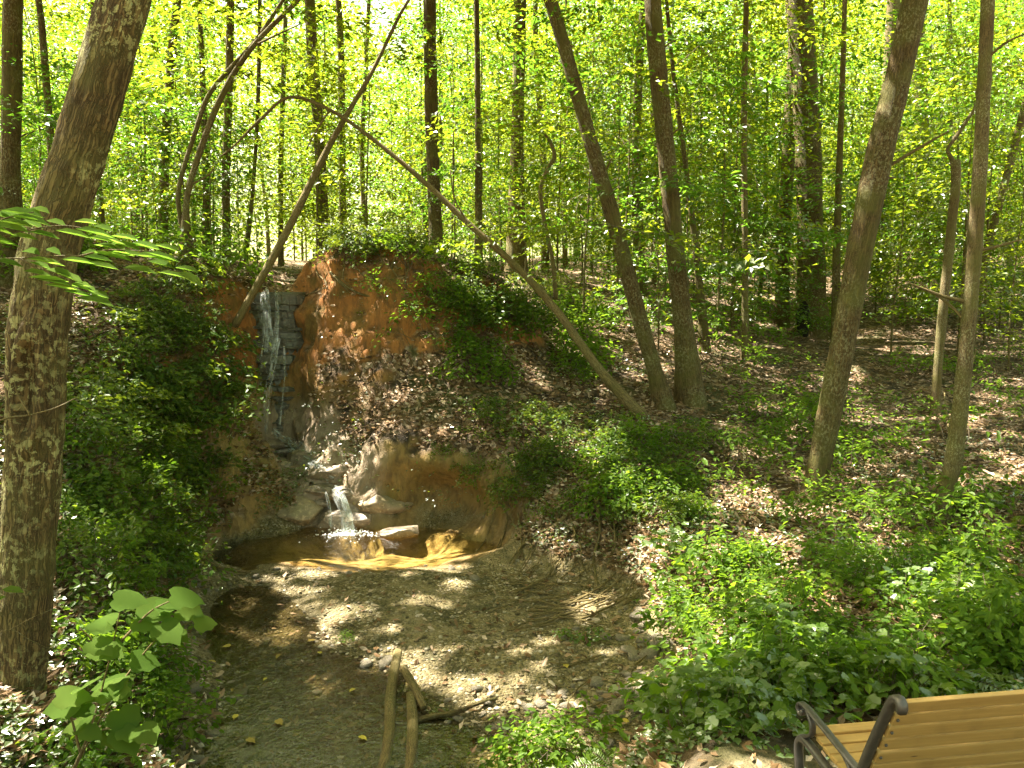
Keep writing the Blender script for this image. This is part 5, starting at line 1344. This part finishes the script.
for x in (0.0, BW + .04):
    g = Geo()
    bl = [back_line(t) for t in np.linspace(0, 1.02, 8)]
    flat_bar(g, [(.10, .0), (.06, .15), (-.0, .33)] + [tuple(p + [.012, 0]) for p in bl] + [tuple(back_line(1.0) + [-.028, .035]), tuple(back_line(1.0) + [-.052, .018]), tuple(back_line(1.0) + [-.046, -.008])], .042, .034, x, 60)
    flat_bar(g, [(-.14, .0), (-.08, .16), (-.02, .32), (.01, .38)], .042, .034, x)
    link('back_frame', g.mesh('back_frame', smooth=True), MAT['iron'], bench)
    g = Geo(); flat_bar(g, [(0, .345), (.20, .325), (.40, .345), (.47, .33), (.49, .27), (.47, .14), (.50, .0)], .040, .032, x, 50)
    link('front_leg', g.mesh('front_leg', smooth=True), MAT['iron'], bench)
    g = Geo()
    sc_ = [(.470 + .030 * math.cos(a), .610 + .030 * math.sin(a)) for a in np.linspace(1.8, -4.2, 12)]
    sc_ = [(.470 + (.034 - .0020 * i) * math.cos(a), .478 + (.034 - .0020 * i) * math.sin(a)) for i, a in enumerate(np.linspace(1.9, -3.6, 11))]
    flat_bar(g, [tuple(back_line(.17) + [.015, 0]), (.0, .463), (.16, .482), (.32, .502), (.43, .512)] + sc_, .036, .016, x, 80)
    flat_bar(g, [(.415, .500), (.375, .46), (.372, .41), (.42, .37), (.46, .35)], .030, .018, x, 30)
    flat_bar(g, [(.10, .470), (.05, .44), (.035, .41), (.05, .37)], .028, .016, x, 24)
    link('armrest', g.mesh('armrest', smooth=True), MAT['iron'], bench)
for x in (BW / 2 + .02,):
    g = Geo(); flat_bar(g, [tuple(back_line(t) + [.024, -.0]) for t in np.linspace(.0, .99, 8)], .030, .008, x, 20)
    link('middle_strap', g.mesh('middle_strap', smooth=True), MAT['iron'], bench)
# round bolts along the back frame
for k in range(NB):
    p = back_line(.06 + .92 * k / (NB - 1)); V, F = blob(np.random.RandomState(1), .008, .006, .008, 1, .0); g = Geo(); g.add(V, None, F)
    o = link('bolt', g.mesh('bolt', smooth=True), MAT['iron'], bench); o.location = (.035, p[0] - .022, p[1])

# yellow fallen leaves on the wet bed
for k in range(20):
    x_, y_ = (rp.uniform(190, 400), rp.uniform(640, 765)) if k < 13 else (rp.uniform(560, 690), rp.uniform(640, 760))
    p = ground([x_], [y_])[0]
    if np.isnan(p).any() or p[2] > .45: continue
    Lv = Leaves(); L = rp.uniform(.05, .10)
    Lv.add(np.array([[0, 0, 0.]]), np.array([[1., 0, 0]]), np.array([[rp.normal(0, .15), rp.normal(0, .15), 1.]]), np.array([L]), np.array([L * .7]), shape='lobed' if k % 2 else 'oval', tint=np.array([rp.rand()]))
    if 'yellow' not in MAT:
        m = M('yellow_fallen_leaf'); MAT['yellow'] = m.done(m.pbr(m.mix(m.n('ShaderNodeObjectInfo').outputs['Random'], (.22, .15, .03), (.42, .34, .05)), .5))
    o = link('fallen_leaf', Lv.mesh('fallen_leaf'), MAT['yellow']); o.location = (p[0], p[1], max(p[2], .03) + .012); o.rotation_euler = (0, 0, rp.uniform(0, 6.28))
    tag(o, 'yellow fallen leaf lying on the wet bed left of the logs' if k < 13 else 'yellow fallen leaf among the stones right of the logs', 'leaf', 'yellow leaves left of the logs' if k < 13 else 'yellow leaves right of the logs')
